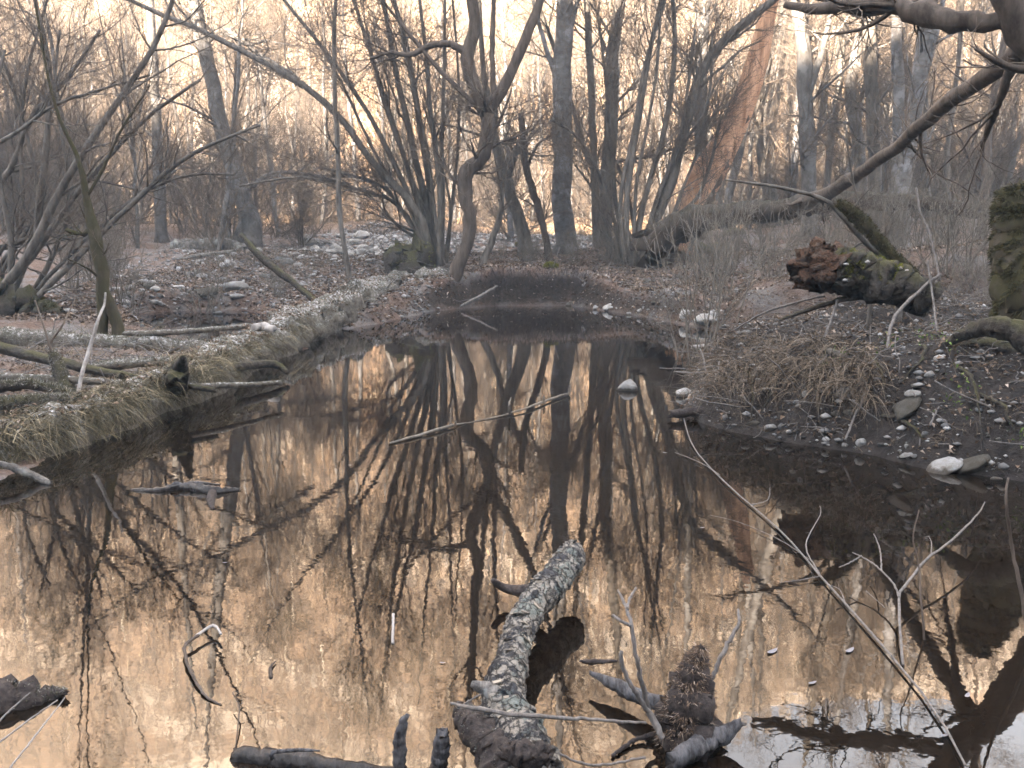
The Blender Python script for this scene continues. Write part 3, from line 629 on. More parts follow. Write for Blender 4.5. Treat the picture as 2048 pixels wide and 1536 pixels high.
# distant wood on the hillside: one mass
def distant_wood():
    rng = np.random.default_rng(81); n = 3000
    Y = rng.uniform(64, 190, n); X = rng.uniform(-1, 1, n) * (20 + Y * 0.8); Z = np.maximum(HILL(X, Y), 4.0)
    Ht = rng.uniform(6, 12, n); K = 5
    P = np.stack([X, Y, Z - .5], -1)[:, None, :] + np.cumsum(np.concatenate([np.zeros((n, 1, 3)), np.concatenate([rng.normal(0, .22, (n, K - 1, 2)), np.repeat((Ht / (K - 1))[:, None, None], K - 1, 1)], -1)], 1), 1)
    R = rng.uniform(.08, .2, n)[:, None] * np.linspace(1, .3, K)[None]
    a = Acc(); a.add(*tubes(P, R, 4, cap=False))
    B, BR = spawn(P, R, 15, rng, (1.2, 3.5), (25, 60), 4, .5, .25, .2, .3, 1, .4, .07, .03); a.add(*tubes(B, BR, 3, cap=False))
    C, CR = spawn(B, BR, 6, rng, (.7, 1.8), (25, 60), 3, .6, .2, .2, .2, 1, .6, .05, .024); a.add(*tubes(C, CR, 3, cap=False))
    m = leafy('sunlit_wood', [(0, (.09, .06, .04)), (.5, (.19, .125, .075)), (.8, (.34, .24, .15)), (.93, (.5, .4, .28)), (1, (.85, .8, .7))])
    tag(a.build('distant_wood', m), 'hazy sunlit mass of bare trees covering the far hillside', 'woods', kind='stuff')
distant_wood()
# ================================================================== LOGS, STUMPS, DRIFTWOOD
def G(px, py, r, z): p = gp(px, py, z); return (*p, r * p[1] / F_PX)
def A(px, py, r, Y): p = at(px, py, Y); return (*p, r * Y / F_PX)
def fuzz(P, R, n, rng, L=(0.02, 0.05), up_only=True, wd=0.004, hang=0.0, ac=None):
    """tufts of moss on a tube: thin single-triangle blades"""
    ac = ac or Acc(); K = len(P); t = rng.random(n) * (K - 1.001); i = t.astype(int); f = (t - i)[:, None]
    c = P[i] * (1 - f) + P[i + 1] * f; r = R[i] * (1 - f[:, 0]) + R[i + 1] * f[:, 0]; T = norm(P[i + 1] - P[i])
    a = norm(np.cross(T, np.array([0, 0, 1.0]))); b = np.cross(a, T); b = np.where(b[:, 2:] < 0, -b, b)
    th = rng.uniform(0.0, math.pi, n) if up_only else rng.uniform(0, 2 * math.pi, n)
    nrm = np.cos(th)[:, None] * a + np.sin(th)[:, None] * b
    base = c + nrm * r[:, None] * 0.97; ln = rng.uniform(*L, n)[:, None]
    tip = base + norm(nrm + rng.normal(0, .45, (n, 3)) + np.array([0, 0, -hang])) * ln
    s = norm(np.cross(nrm, rng.normal(0, 1, (n, 3)))) * wd
    V = np.stack([base - s, base + s, tip], 1).reshape(-1, 3); ac.add(V, np.arange(3 * n).reshape(-1, 3)); return ac
def log(name, label, cat, pts, matn='log_grey', K=40, n=18, lump=0.06, seed=0, moss=0, mossL=(0.02, 0.05), mosswd=.004, moss_mat='moss', jag=0.6, part='trunk', wob=0.06, group=None, extra=None, hang=0.0, single=False, up_only=True, ridge=0.07):
    rng = np.random.default_rng(seed + 900); s = resample(np.array(pts, float), K); s[:, 3] = np.maximum(s[:, 3], 0.001)
    w_ = rng.normal(0, 1, (K, 3)); w_ = (w_ + np.roll(w_, 1, 0) + np.roll(w_, -1, 0)) / 1.7; s[:, :3] += w_ * wob * s[:, 3:4]
    rl = rng.normal(0, 1, K); s[:, 3] *= 1 + min(0.06, lump * .6) * (rl + np.roll(rl, 1)) / 1.4
    o0 = s[K // 2, :3].copy(); V, Fs = tubes(s[None, :, :3], s[None, :, 3], n, rng, lump); V = V.copy()
    if ridge:                                          # grain ridges running along the wood, slowly turning
        rg = rng.normal(0, ridge, n); rows = np.stack([np.roll(rg, int(k / K * 3)) * (.5 + .5 * math.sin(k * .23 + 1) ** 2) for k in range(K)]); gk = rng.normal(0, ridge * .6, (K // 4 + 3, n)); tk = np.arange(K) / 4.0; ik = tk.astype(int); fk = (tk - ik)[:, None]; fk = fk * fk * (3 - 2 * fk); rows = rows + gk[ik] * (1 - fk) + gk[ik + 1] * fk
        cc = np.repeat(s[:, :3], n, 0); V[:K * n] = cc + (V[:K * n] - cc) * (1 + rows.reshape(-1, 1))
    if jag:                                            # ragged ends
        T0 = norm(s[0, :3] - s[1, :3]); T1 = norm(s[-1, :3] - s[-2, :3])
        V[:n] += T0 * (rng.normal(0, jag, n) * s[0, 3])[:, None]; V[(K - 1) * n:K * n] += T1 * (rng.normal(0, jag, n) * s[-1, 3])[:, None]
        V[K * n] -= T1 * s[-1, 3] * 0.5; V[K * n + 1] -= T0 * s[0, 3] * 0.3
    simple = single or (not moss and not extra)
    if simple:
        o = mesh(name, V, Fs, M[matn], None, True, o0); o.location = o0; tag(o, label, cat, group); return o, s
    e = empty(name, o0); tag(e, label, cat, group); mesh(part, V, Fs, M[matn], e, True, o0)
    if moss: fuzz(s[:, :3], s[:, 3], moss, rng, mossL, up_only, mosswd, hang).build('moss', M[moss_mat], e, False, o0)
    for nm, p2, m2 in (extra or []):
        q = resample(np.array(p2, float), 14); V, Fs = tubes(q[None, :, :3], q[None, :, 3], 8, rng, .06); mesh(nm, V, Fs, M[m2], e, True, o0)
    return e, s
big, bigS = log('mossy_log', 'huge frosted mossy log lying along the left bank into the pond', 'log',
 [G(872,586,36.7,0.33), G(840,574,40.0,0.33), G(770,594,40.0,0.23), G(700,624,41.0,0.17), G(625,654,41.0,0.13), G(560,684,43.2,0.11), G(490,716,45.4,0.11), G(430,749,49.7,0.09), G(360,786,54.0,0.08), G(290,814,56.2,0.06), G(215,849,60.5,0.03), G(130,874,64.8,0.03), G(40,899,71.3,0.03), G(-60,919,75.6,0.03)],
 'log_moss', K=150, n=30, lump=.10, seed=1, moss=9000, mossL=(.015, .05), mosswd=.003, wob=.12, extra=[
  ('branch_stub', [G(455,735,9,.2), G(545,728,8,.16), G(575,745,5,.08)], 'log_dark'),
  ('branch_stub', [G(345,770,16,.2), G(360,735,12,.35), G(370,715,4,.42)], 'log_dark')])
log('mossy_log', 'low mossy log behind the big one, lying level on the far left', 'log',
 [G(-60,676,22,.2), G(60,680,21,.2), G(180,690,20,.18), G(300,697,20,.16), G(400,700,19,.14), G(480,690,17,.12), G(560,668,14,.15), G(640,655,10,.15)], 'log_moss', K=80, n=20, lump=.09, seed=2, moss=9000, mossL=(.015, .06), mosswd=.003, wob=.12)
log('mossy_log', 'short dark mossy log poking in from the left edge above the grass', 'log',
 [G(-40,822,22,.25), G(50,812,21,.25), G(110,806,18,.25), G(150,805,14,.22)], 'log_dark', seed=3, moss=3500, mosswd=.0025, mossL=(.01, .03))
log('fallen_pole', 'thin grey pole sloping down right across the low mossy logs', 'branch',
 [G(-20,690,12,.5), G(70,712,11,.42), G(180,738,9,.35), G(300,762,7,.28), G(430,780,5,.2)], 'log_dark', seed=4, n=8)
log('fallen_pole', 'thin mossy pole lying below the sloping grey pole on the left', 'branch',
 [G(-20,752,8,.3), G(120,758,8,.3), G(260,768,7,.26), G(420,772,6,.2), G(560,765,5,.15)], 'log_moss', seed=5, n=8)
log('root_snag', 'dark mossy broken root leaning over the grass on the left bank', 'stump',
 [A(152,850,20,7.2), A(140,800,17,7.2), A(124,755,14,7.3), A(108,712,11,7.4), A(100,703,5,7.4)], 'log_dark', seed=6, moss=2500, mosswd=.002, mossL=(.008, .025), up_only=False, extra=[
  ('twig', [A(112,720,3,7.4), A(100,690,2.4,7.4), A(125,650,2,7.4), A(150,600,1.3,7.5)], 'twig'), ('twig', [A(106,712,3,7.4), A(90,660,2,7.4), A(70,600,1.2,7.5)], 'twig')])
log('dead_stick', 'pale bare stick standing tilted on the left bank beside the mossy sapling', 'stick',
 [A(146,838,5,7.0), A(165,745,4,7.1), A(182,690,3.5,7.2), A(196,640,3,7.2), A(208,610,2.5,7.3), A(211,585,2,7.3)], 'bone_wood', seed=7, n=7, jag=0)
sb = Hp(*at(820, 560, 22.0)[:2])
log('stump', 'dark broken stump with a green mossy top behind the big log end', 'stump',
 [A(822,590,44,22), A(820,560,44,22), A(820,530,44,22), A(818,508,46,22), A(818,502,30,22)], 'log_dark', seed=8, K=20, lump=.08, moss=2600, moss_mat='moss_green', mossL=(.02, .06), mosswd=.006)
log('fallen_pole', 'dark thin pole leaning down right onto the big mossy log', 'branch',
 [A(484,470,5,16.5), A(520,512,7,16), A(590,568,7,15.4), A(634,606,6,15)], 'log_dark', seed=9, n=8)
log('wood_slab', 'flat pale slice of wood on top of the big mossy log', 'wood piece', [G(505,656,8,.42), G(525,654,10,.42), G(545,658,7,.42)], 'bone_wood', K=8, n=10, seed=10, jag=.5)
log('arching_log', 'long dark mossy log arching up to the right above the bank', 'log',
 [A(1285,505,32,21.4), A(1335,468,32,21.2), A(1400,440,26,20.8), A(1480,428,21,20.4), A(1560,420,21,20), A(1650,408,19,19.6), A(1740,402,17,19), A(1860,410,15,18.5), A(1960,425,13,18)], 'bark_log', K=60, n=18, lump=.08, seed=11, moss=3000, mossL=(.02, .05), mosswd=.006, moss_mat='moss_dark')
log('fallen_log', 'thick grey log lying flat at the back of the gravel on the left', 'log',
 [A(350,492,13,27), A(400,492,14,27), A(450,490,14,27.2), A(492,498,9,27.2)], 'log_grey', seed=12)
log('fallen_pole', 'long pale pole lying on the stones below the thick grey log', 'branch',
 [A(470,503,4,25), A(400,512,5,24.6), A(300,530,6,24), A(180,545,6,23.5)], 'log_grey', seed=13, n=8)
# rotten log on the right bank
def rotten():
    rng = np.random.default_rng(914); o0 = at(1700, 545, 7.6); e = empty('rotten_log', o0)
    tag(e, 'broken rotten log with red crumbling end and green moss jutting from the right bank', 'log')
    def piece(nm, pts, m_, K, n, lump, wob):
        s = resample(np.array(pts), K); s[:, :3] += rng.normal(0, wob, (K, 3)) * s[:, 3:4]
        V, Fs = tubes(s[None, :, :3], s[None, :, 3], n, rng, lump); mesh(nm, V, Fs, M[m_], e, True, o0); return s
    s = piece('trunk', [A(1650,532,40,7.72), A(1700,545,45,7.6), A(1745,556,44,7.5), A(1790,570,40,7.4), A(1860,600,34,7.3)], 'log_dark', 44, 26, .10, .05)
    piece('rotten_end', [A(1596,538,16,7.76), A(1608,536,33,7.74), A(1630,535,41,7.72), A(1655,536,43,7.7), A(1676,540,38,7.66)], 'rot', 30, 30, .2, .07)
    piece('branch_stub', [A(1655,520,22,7.7), A(1640,500,17,7.7), A(1632,484,12,7.7), A(1628,478,6,7.7)], 'rot', 14, 14, .16, .1)
    piece('branch_stub', [A(1740,590,8,7.5), A(1690,598,6,7.6), A(1640,612,5,7.8), A(1560,640,3,8.2)], 'log_dark', 20, 7, .05, .1)
    sp_ = Acc()
    for k in range(70):
        th_ = rng.uniform(0, 6.28); r_ = rng.uniform(.02, .16); c_ = at(1650, 536, 7.66) + np.array([0, math.cos(th_) * r_ * .7, math.sin(th_) * r_]); L_ = rng.uniform(.05, .24)
        q_ = c_ + np.cumsum(np.concatenate([[[0, 0, 0]], np.array([-L_ / 4, 0, 0]) + rng.normal(0, .006, (4, 3))]), 0); sp_.add(*tubes(q_[None], np.linspace(.012, .001, 5)[None] * rng.uniform(.5, 1.3), 4))
    sp_.build('splinters', M['rot'], e, True, o0)
    top = s[:30]; fuzz(top[:, :3], top[:, 3] * 1.0, 9000, rng, (.008, .028), True, .0025).build('moss', M['moss_green'], e, False, o0)
    a = Acc()
    for px, py in ((1692,528),(1735,524),(1752,532),(1815,541),(1800,536),(1690,560),(1775,560)):
        p = at(px, py, 7.32 + .0008 * (1800 - px)); q = p + rng.normal(0, .008, (3, 3)); a.add(*tubes(np.stack([p + (-.022, 0, 0), p, p + (.022, 0, -.004)])[None], np.array([[.004, .014, .005]]), 7, rng, .2))
    a.build('pale_fungus', M['bone_wood'], e, True, o0)
rotten()
log('mossy_branch', 'moss-furred thick broken branch leaning up left behind the rotten log', 'branch',
 [A(1830,552,10,7.9), A(1800,525,11,7.9), A(1760,485,12,7.95), A(1725,445,14,8), A(1690,415,11,8), A(1672,406,5,8)], 'bark_moss', seed=15, moss=5000, moss_mat='moss_dark', mossL=(.008, .03), mosswd=.003, up_only=False)
log('mossy_stump', 'big dark green mossy stump at the right edge above the bank', 'stump',
 [A(2085,720,95,6.6), A(2075,640,80,6.6), A(2060,560,64,6.6), A(2045,480,52,6.7), A(2035,410,40,6.7), A(2030,370,14,6.7)], 'bark_moss', K=60, n=32, lump=.03, ridge=.03, seed=16, moss=30000, moss_mat='moss_dark', mossL=(.015, .06), mosswd=.004, up_only=False, hang=.5)
log('exposed_root', 'thick grey root arching over the right bank below the mossy stump', 'root', [A(2080,735,22,6.0), A(2030,705,20,6.1), A(1960,690,16,6.2), A(1900,700,10,6.2), A(1870,725,6,6.1)], 'log_dark', seed=17)
log('exposed_root', 'dark thick root below the right edge stump, lower of the two', 'root', [A(2090,700,26,5.7), A(2000,655,22,5.9), A(1930,668,14,6.1), A(1890,690,7,6.2)], 'log_dark', seed=18)
log('driftwood', 'dark waterlogged branch lying at the foot of the right bank', 'driftwood', [G(1340,828,8,.05), G(1400,824,10,.06), G(1460,822,10,.07), G(1520,815,8,.1)], 'drift_dark', seed=19, n=10)
log('driftwood', 'frosted pale stick poking from the right bank over the water', 'driftwood', [G(1383,694,4,.06), G(1420,692,6,.07), G(1470,690,6,.09), G(1500,700,4,.12)], 'bone_wood', seed=20, n=8)
# foreground log
log('peeling_log', 'grey log with peeling bark reaching from the bottom edge into the pond', 'log',
 [G(1146,1098,17.6,.17), G(1143,1112,27.3,.16), G(1112,1160,31.7,.14), G(1075,1200,31.7,.13), G(1045,1250,30.8,.12), G(1030,1300,31.7,.12), G(1018,1350,37.0,.12), G(1008,1400,42.2,.12), G(1018,1440,49.3,.1), G(1045,1490,54.6,.1), G(1075,1560,58.1,.1)],
 'peeling_bark', K=130, n=40, lump=.06, seed=21, wob=.06, ridge=.06, extra=[
  ('branch_stub', [G(1095,1170,17.6,.12), G(1050,1182,13.2,.07), G(1010,1176,9.7,.06), G(985,1160,5.3,.1)], 'drift_dark'),
  ('branch_stub', [G(1000,1395,22.9,.14), G(970,1378,17.6,.15), G(945,1368,7.9,.17)], 'log_near'),
  ('root', [G(1060,1490,26.4,.13), G(1085,1540,22.9,.12), G(1110,1590,17.6,.1)], 'log_near')])
# foreground flakes
flog = bpy.data.objects['peeling_log']
def flakes():
    rng = np.random.default_rng(5); o0 = np.array(flog.location)
    pts = resample(np.array([G(1143,1112,27.3,.16), G(1112,1160,31.7,.14), G(1075,1200,31.7,.13), G(1045,1250,30.8,.12), G(1030,1300,31.7,.12), G(1018,1350,37.0,.12), G(1008,1400,42.2,.12), G(1018,1440,49.3,.1), G(1045,1490,54.6,.1)]), 100)
    n = 420; t = rng.random(n) ** .9 * 98.9; i = t.astype(int); c = pts[i, :3]; r = pts[i, 3]; T = norm(pts[i + 1, :3] - pts[i, :3])
    a = norm(np.cross(T, np.array([0, 0, 1.0]))); b = np.cross(a, T); th = rng.uniform(.1, 3.04, n); nr = np.cos(th)[:, None] * a + np.sin(th)[:, None] * b; tg = np.cross(T, nr)
    k_ = (np.sin(t * .9 + th * 2) + np.sin(t * .37 - th * 3.1 + 1)) > rng.uniform(-.2, 1.6, n); c, r, T, nr, tg = c[k_], r[k_], T[k_], nr[k_], tg[k_]; n = len(c)
    p = c + nr * (r * 1.05)[:, None]; sz = (rng.uniform(.05, 1, n) ** 2 * .018 + .003)[:, None]; lift = rng.uniform(0, .7, n)[:, None]
    q = [p - tg * sz - T * sz * .5, p + tg * sz - T * sz * .6 + nr * sz * .3 * lift, p + tg * sz * .8 + T * sz * .7 + nr * sz * lift, p - tg * sz * .7 + T * sz * .6 + nr * sz * lift * .8]
    V = np.stack(q, 1); V2 = V - nr[:, None, :] * .0015; Vall = np.concatenate([V.reshape(-1, 3), V2.reshape(-1, 3)]); f = np.arange(4 * n).reshape(-1, 4); g = f[:, ::-1] + 4 * n
    sd = np.concatenate([np.stack([f[:, k], g[:, 3 - k], g[:, 3 - (k + 1) % 4], f[:, (k + 1) % 4]], -1)[:, ::-1] for k in range(4)])
    o = mesh('loose_bark', Vall, [np.concatenate([f, g, sd])], leafy('loose_bark', [(0, (.03, .026, .024)), (.5, (.10, .09, .08)), (.85, (.2, .175, .14)), (1, (.28, .26, .23))]), flog, False, o0); tag(o, kind='stuff')
flakes()
log('stake', 'upright weathered grey stake standing at the bottom edge left of the peeling log', 'stake', [G(806,1600,15,-.05), A(800,1530,14,2.18), A(800,1475,13,2.18), A(806,1445,10,2.18), A(816,1430,4,2.18)], 'drift', seed=22, n=12)
log('broken_plank', 'blue-grey broken plank standing beside the stake at the bottom edge', 'driftwood', [G(872,1600,18,-.05), A(876,1530,18,2.18), A(882,1490,18,2.18), A(886,1462,15,2.18)], 'drift', seed=23, n=8)
log('driftwood', 'dark mossy chunk leaning against the near end of the peeling log', 'driftwood', [G(925,1425,22,.12), G(950,1455,32,.12), G(985,1500,40,.1), G(1020,1570,46,.08)], 'drift_dark', seed=24, lump=.1, moss=700, mosswd=.001, mossL=(.003, .009))
log('driftwood', 'short dark block lying across the near end of the peeling log', 'driftwood', [G(1010,1500,20,.2), G(1050,1510,26,.2), G(1090,1508,22,.2)], 'drift_dark', seed=25, lump=.1)
log('floating_log', 'dark waterlogged log floating at the bottom edge, left of the stake', 'log', [G(466,1512,17,.0), G(500,1516,22,.0), G(600,1526,22,.0), G(690,1540,18,.0), G(800,1548,10,.0)], 'drift', seed=26, extra=[('splinter', [G(545,1518,5,.06), G(545,1505,5,.08), G(600,1500,4,.08), G(640,1502,2,.08)], 'drift')])
log('floating_log', 'pointed dark log floating in from the bottom left edge', 'log', [G(-80,1410,52,.0), G(0,1405,48,.0), G(60,1402,36,.0), G(100,1392,20,.0), G(132,1384,6,.02)], 'drift_dark', seed=27, lump=.1, moss=900, mosswd=.0015, mossL=(.004, .012))
log('soggy_stump', 'soggy reddish-black root mass standing in the water right of the peeling log', 'stump', [A(1372,1530,56,2.35), A(1370,1480,60,2.35), A(1374,1420,54,2.36), A(1384,1360,38,2.38), A(1396,1315,20,2.4), A(1404,1295,7,2.4)], 'drift_dark', K=46, n=26, lump=.07, ridge=.16, wob=.04, seed=28, moss=6000, mossL=(.005, .025), mosswd=.0014, moss_mat='litter', up_only=False, hang=.4)
log('driftwood', 'wedge-shaped plank sloping into the soggy root mass from the left', 'driftwood', [G(1180,1345,4,.05), G(1215,1362,11,.05), G(1262,1385,17,.05), G(1325,1408,17,.06)], 'drift', seed=29, n=8)
log('driftwood', 'blue-grey splintered board lying right of the soggy root mass', 'driftwood', [G(1340,1525,20,.04), G(1400,1492,24,.04), G(1450,1465,18,.05), G(1482,1446,9,.07)], 'drift', seed=30, n=9)
def twiggy(name, label, cat, runs, m_='near_twig', mode='G', d=.1, shoots=0, seed=0, Ls=(.04, .12)):
    """runs: list of point lists (px,py,halfwidth[,z or Y]); first is the main stick"""
    rng = np.random.default_rng(seed + 500); a = Acc(); f = G if mode == 'G' else A; o0 = None
    for i, r in enumerate(runs):
        q = resample(np.array([f(x[0], x[1], x[2], x[3] if len(x) > 3 else d) for x in r], float), 26)
        q[:, :3] += rng.normal(0, .22, (26, 3)) * q[:, 3:4]
        if o0 is None: o0 = q[0, :3].copy(); e = empty(name, o0); tag(e, label, cat)
        V, Fs = tubes(q[None, :, :3], q[None, :, 3], 7, rng, .07); mesh('stem' if i == 0 else 'side_shoot', V, Fs, M[m_], e, True, o0)
        if shoots:
            B, BR = spawn(q[None, :, :3], q[None, :, 3], shoots, rng, Ls, (30, 70), 5, .6, .1, .15, .1, 1, .4, .002, .0012); a.add(*tubes(B, BR, 4))
    if a.n: a.build('twigs', M[m_], e, True, o0)
    return e
twiggy('fallen_branch', 'long thin bare branch slanting down right over the dark water', 'branch', [
 [(1365,828,1.12,.012), (1385,890,1.34,.012), (1430,945,1.56,.012), (1490,1000,1.79,.012), (1560,1060,2.01,.012), (1640,1150,2.23,.012), (1720,1240,2.68,.012), (1790,1320,2.68,.012), (1870,1420,2.68,.012), (1930,1530,2.68,.012)],
 [(1640,1150,1.79,.012), (1612,1090,1.56,.012), (1640,1030,0.89,.012), (1640,1012,0.67,.012)], [(1500,1010,1.34,.012), (1535,1000,0.89,.012), (1540,975,0.63,.012)],
 [(1440,950,0.89,.012), (1400,925,0.89,.012), (1350,905,0.67,.012)], [(1620,1120,0.89,.012), (1560,1080,0.89,.012), (1480,1045,0.67,.012), (1420,1030,0.45,.012)], [(1640,1152,1.12,.012), (1600,1160,0.89,.012), (1560,1165,0.67,.012)], [(1690,1205,1.34,.012), (1680,1180,0.89,.012), (1660,1170,0.67,.012)]], seed=1, shoots=1)
twiggy('fallen_branch', 'forked Y-shaped bare branch rising from the water at lower right', 'branch', [
 [(1806,1330,2.98,0.004), (1800,1260,2.98,0.039), (1798,1190,2.98,0.074), (1812,1170,2.98,0.081), (1850,1120,2.68,0.109), (1885,1095,2.38,0.119), (1935,1050,2.08,0.137), (1960,1022,1.49,0.144), (1970,1004,1.19,0.151)],
 [(1798,1195,2.38,0.074), (1785,1165,2.08,0.085), (1750,1130,1.78,0.095), (1720,1112,1.49,0.102), (1705,1105,0.89,0.102)], [(1722,1112,1.78,0.102), (1700,1125,1.49,0.095), (1678,1135,1.19,0.091)], [(1763,1140,1.78,0.091), (1760,1100,1.49,0.109), (1748,1068,1.19,0.123)], [(1862,1106,1.19,0.109), (1863,1085,0.95,0.119), (1857,1072,0.77,0.126)], [(1770,1215,0.95,0.067), (1732,1182,0.89,0.074)]], seed=2)
twiggy('weed_stalk', 'brown single stem rising from the water at the right edge', 'stem', [[(2060,1290,4,2.9), (2044,1190,4,2.95), (2022,1080,3.5,3.0), (2012,1010,3,3.0), (2016,955,2,3.05)]], 'bark_brown', 'A', seed=3)
twiggy('weed_stalk', 'thin brown weed stem standing between the Y-shaped branch and the right edge', 'stem', [[(1850,1290,2.5,3.0), (1842,1200,2,3.05), (1838,1130,1.8,3.1), (1826,1080,1.5,3.1), (1838,1020,1.2,3.15)]], 'bark_brown', 'A', seed=4)
twiggy('hooked_stick', 'thin hooked stick with a white bare tip in the lower left water', 'stick', [[(442,1410,2.25,0.000), (410,1390,3.00,0.006), (385,1350,3.38,0.012), (370,1310,3.75,0.018), (370,1292,3.75,0.021), (395,1270,3.38,0.027)]], 'bark_brown', seed=5)
log('white_tip', None, None, [G(393,1271,3.38,0.027), G(415,1256,3.38,0.030), G(430,1252,3.38,0.030), G(442,1268,2.62,0.027)], 'bone_wood', n=7, seed=31, jag=0)[0]
_t = bpy.data.objects['white_tip']; _h = bpy.data.objects['hooked_stick']; _t.location = np.array(_t.location) - np.array(_h.location); _t.parent = _h; [_t.pop(k) for k in ('label', 'category') if k in _t]
twiggy('dead_stick', 'tiny forked dark stick standing in the lower left water', 'stick', [[(470,1505,1.50,0.000), (476,1450,1.50,0.018), (478,1412,1.80,0.030), (465,1385,0.90,0.036)], [(478,1412,1.20,0.030), (488,1404,0.60,0.033)]], 'bark_brown', seed=6)
twiggy('dead_stick', 'short dark peg sticking out of the water left of the peeling log', 'stick', [[(785,1288,3.00,0.000), (786,1255,3.00,0.012), (787,1228,3.00,0.024)]], 'bone_wood', seed=7)
twiggy('dead_stick', 'small dark curled scrap floating right of the hooked stick', 'stick', [[(541,1355,4.20,0.000), (541,1335,3.00,0.006), (552,1322,1.20,0.006)]], 'bark_brown', seed=8)
twiggy('bare_shoot', 'pale twig with white tip left of the soggy root mass', 'twig', [[(1326,1478,7,.05), (1300,1428,6,.1), (1262,1370,5,.2), (1243,1330,5,.26), (1243,1302,4,.3)]], 'near_twig', seed=9)
twiggy('bare_shoot', 'tall forked grey shoot rising left of the soggy root mass', 'twig', [[(1318,1460,7,.05), (1300,1430,6,.08), (1285,1370,5.5,.18), (1272,1310,5,.28), (1262,1250,4.5,.36), (1250,1210,4,.4), (1236,1180,1.5,.42)], [(1262,1252,4,.36), (1245,1243,3.5,.37), (1225,1230,3,.38)], [(1255,1218,3,.4), (1258,1200,3,.41), (1272,1175,2.5,.43)]], 'near_twig', seed=10)
twiggy('bare_shoot', 'bent grey shoot with pale tip right of the soggy root mass', 'twig', [[(1395,1372,4,.1), (1420,1362,4.5,.12), (1440,1320,5,.18), (1462,1275,4.5,.24), (1478,1245,3.5,.28), (1476,1220,3,.3)]], 'near_twig', seed=11)
twiggy('fallen_stick', 'long straw-coloured stick lying across the peeling log near its base', 'stick', [[(902,1406,3,.2), (960,1418,5,.24), (1050,1430,5,.25), (1150,1437,4,.2), (1290,1446,3,.1)], [(925,1410,2,.2), (945,1398,2,.22), (962,1388,1.5,.23)]], 'near_twig', seed=12)
twiggy('fallen_stick', 'thin curved stick trailing right from the foot of the peeling log', 'stick', [[(1105,1500,3,.1), (1150,1522,3,.06), (1200,1530,3,.03), (1290,1515,3,.02)]], 'near_twig', seed=13)
twiggy('fallen_stick', 'dark stick pointing down left from the soggy root mass', 'stick', [[(1310,1468,6,.02), (1270,1480,5,.01), (1225,1512,4,.005)]], 'drift_dark', seed=14)
twiggy('floating_stick', 'long pale stick with upright stubs floating across the middle of the pond', 'stick', [
 [(780,886,2.50,0.010), (840,870,3.00,0.015), (905,850,2.50,0.020), (935,846,1.00,0.000), (1000,832,1.50,0.010), (1050,818,2.00,0.020), (1090,802,2.50,0.020), (1140,785,1.50,0.020)], [(1020,828,2.50,0.020), (1018,812,2.50,0.100), (1022,795,1.00,0.160)], [(1088,805,2.50,0.020), (1088,792,1.50,0.080)], [(1138,786,2.50,0.020), (1140,772,1.50,0.090)], [(910,850,2.00,0.020), (912,842,1.00,0.060)]], 'twig_grey', seed=15)
log('floating_bark', 'raft of dark grey bark floating in the left water', 'bark piece', [G(262,980,3,.0), G(310,982,8,.0), G(370,978,12,.0), G(430,984,12,.0), G(480,980,4,.0)], 'drift', seed=32, lump=.15, extra=[('branch_stub', [G(425,985,10,.0), G(422,1000,9,.0), G(425,1018,4,.0)], 'drift_dark'), ('splinter', [G(340,975,3,.02), G(390,966,4,.03), G(440,970,2,.02)], 'drift')])
log('driftwood', 'slim grey branch end lying in the water below the left grass', 'driftwood', [G(-10,925,8,.12), G(40,940,8,.08), G(75,955,8,.03), G(102,968,6,.0)], 'log_grey', seed=33, n=10)
log('driftwood', 'stubby dark floating stick right of the peeling log middle', 'driftwood', [G(1160,1322,2,.0), G(1180,1324,6,.0), G(1205,1323,5,.0), G(1236,1322,3,.0)], 'drift_dark', seed=34, n=8)
for i, (a_, b_) in enumerate((((20, 1536), (130, 1395)), ((-20, 1500), (115, 1400)), ((-30, 1470), (60, 1385)))):
    twiggy('dry_stalk', ('longest', 'middle', 'shortest')[i] + ' of the straw stalks leaning over the pointed log at bottom left', 'stalk', [[(a_[0], a_[1], 2.2, .1), ((a_[0] + b_[0]) / 2 + 5, (a_[1] + b_[1]) / 2 - 6, 2, .15), (b_[0], b_[1], 1.3, .2)]], 'bone_wood', seed=20 + i)
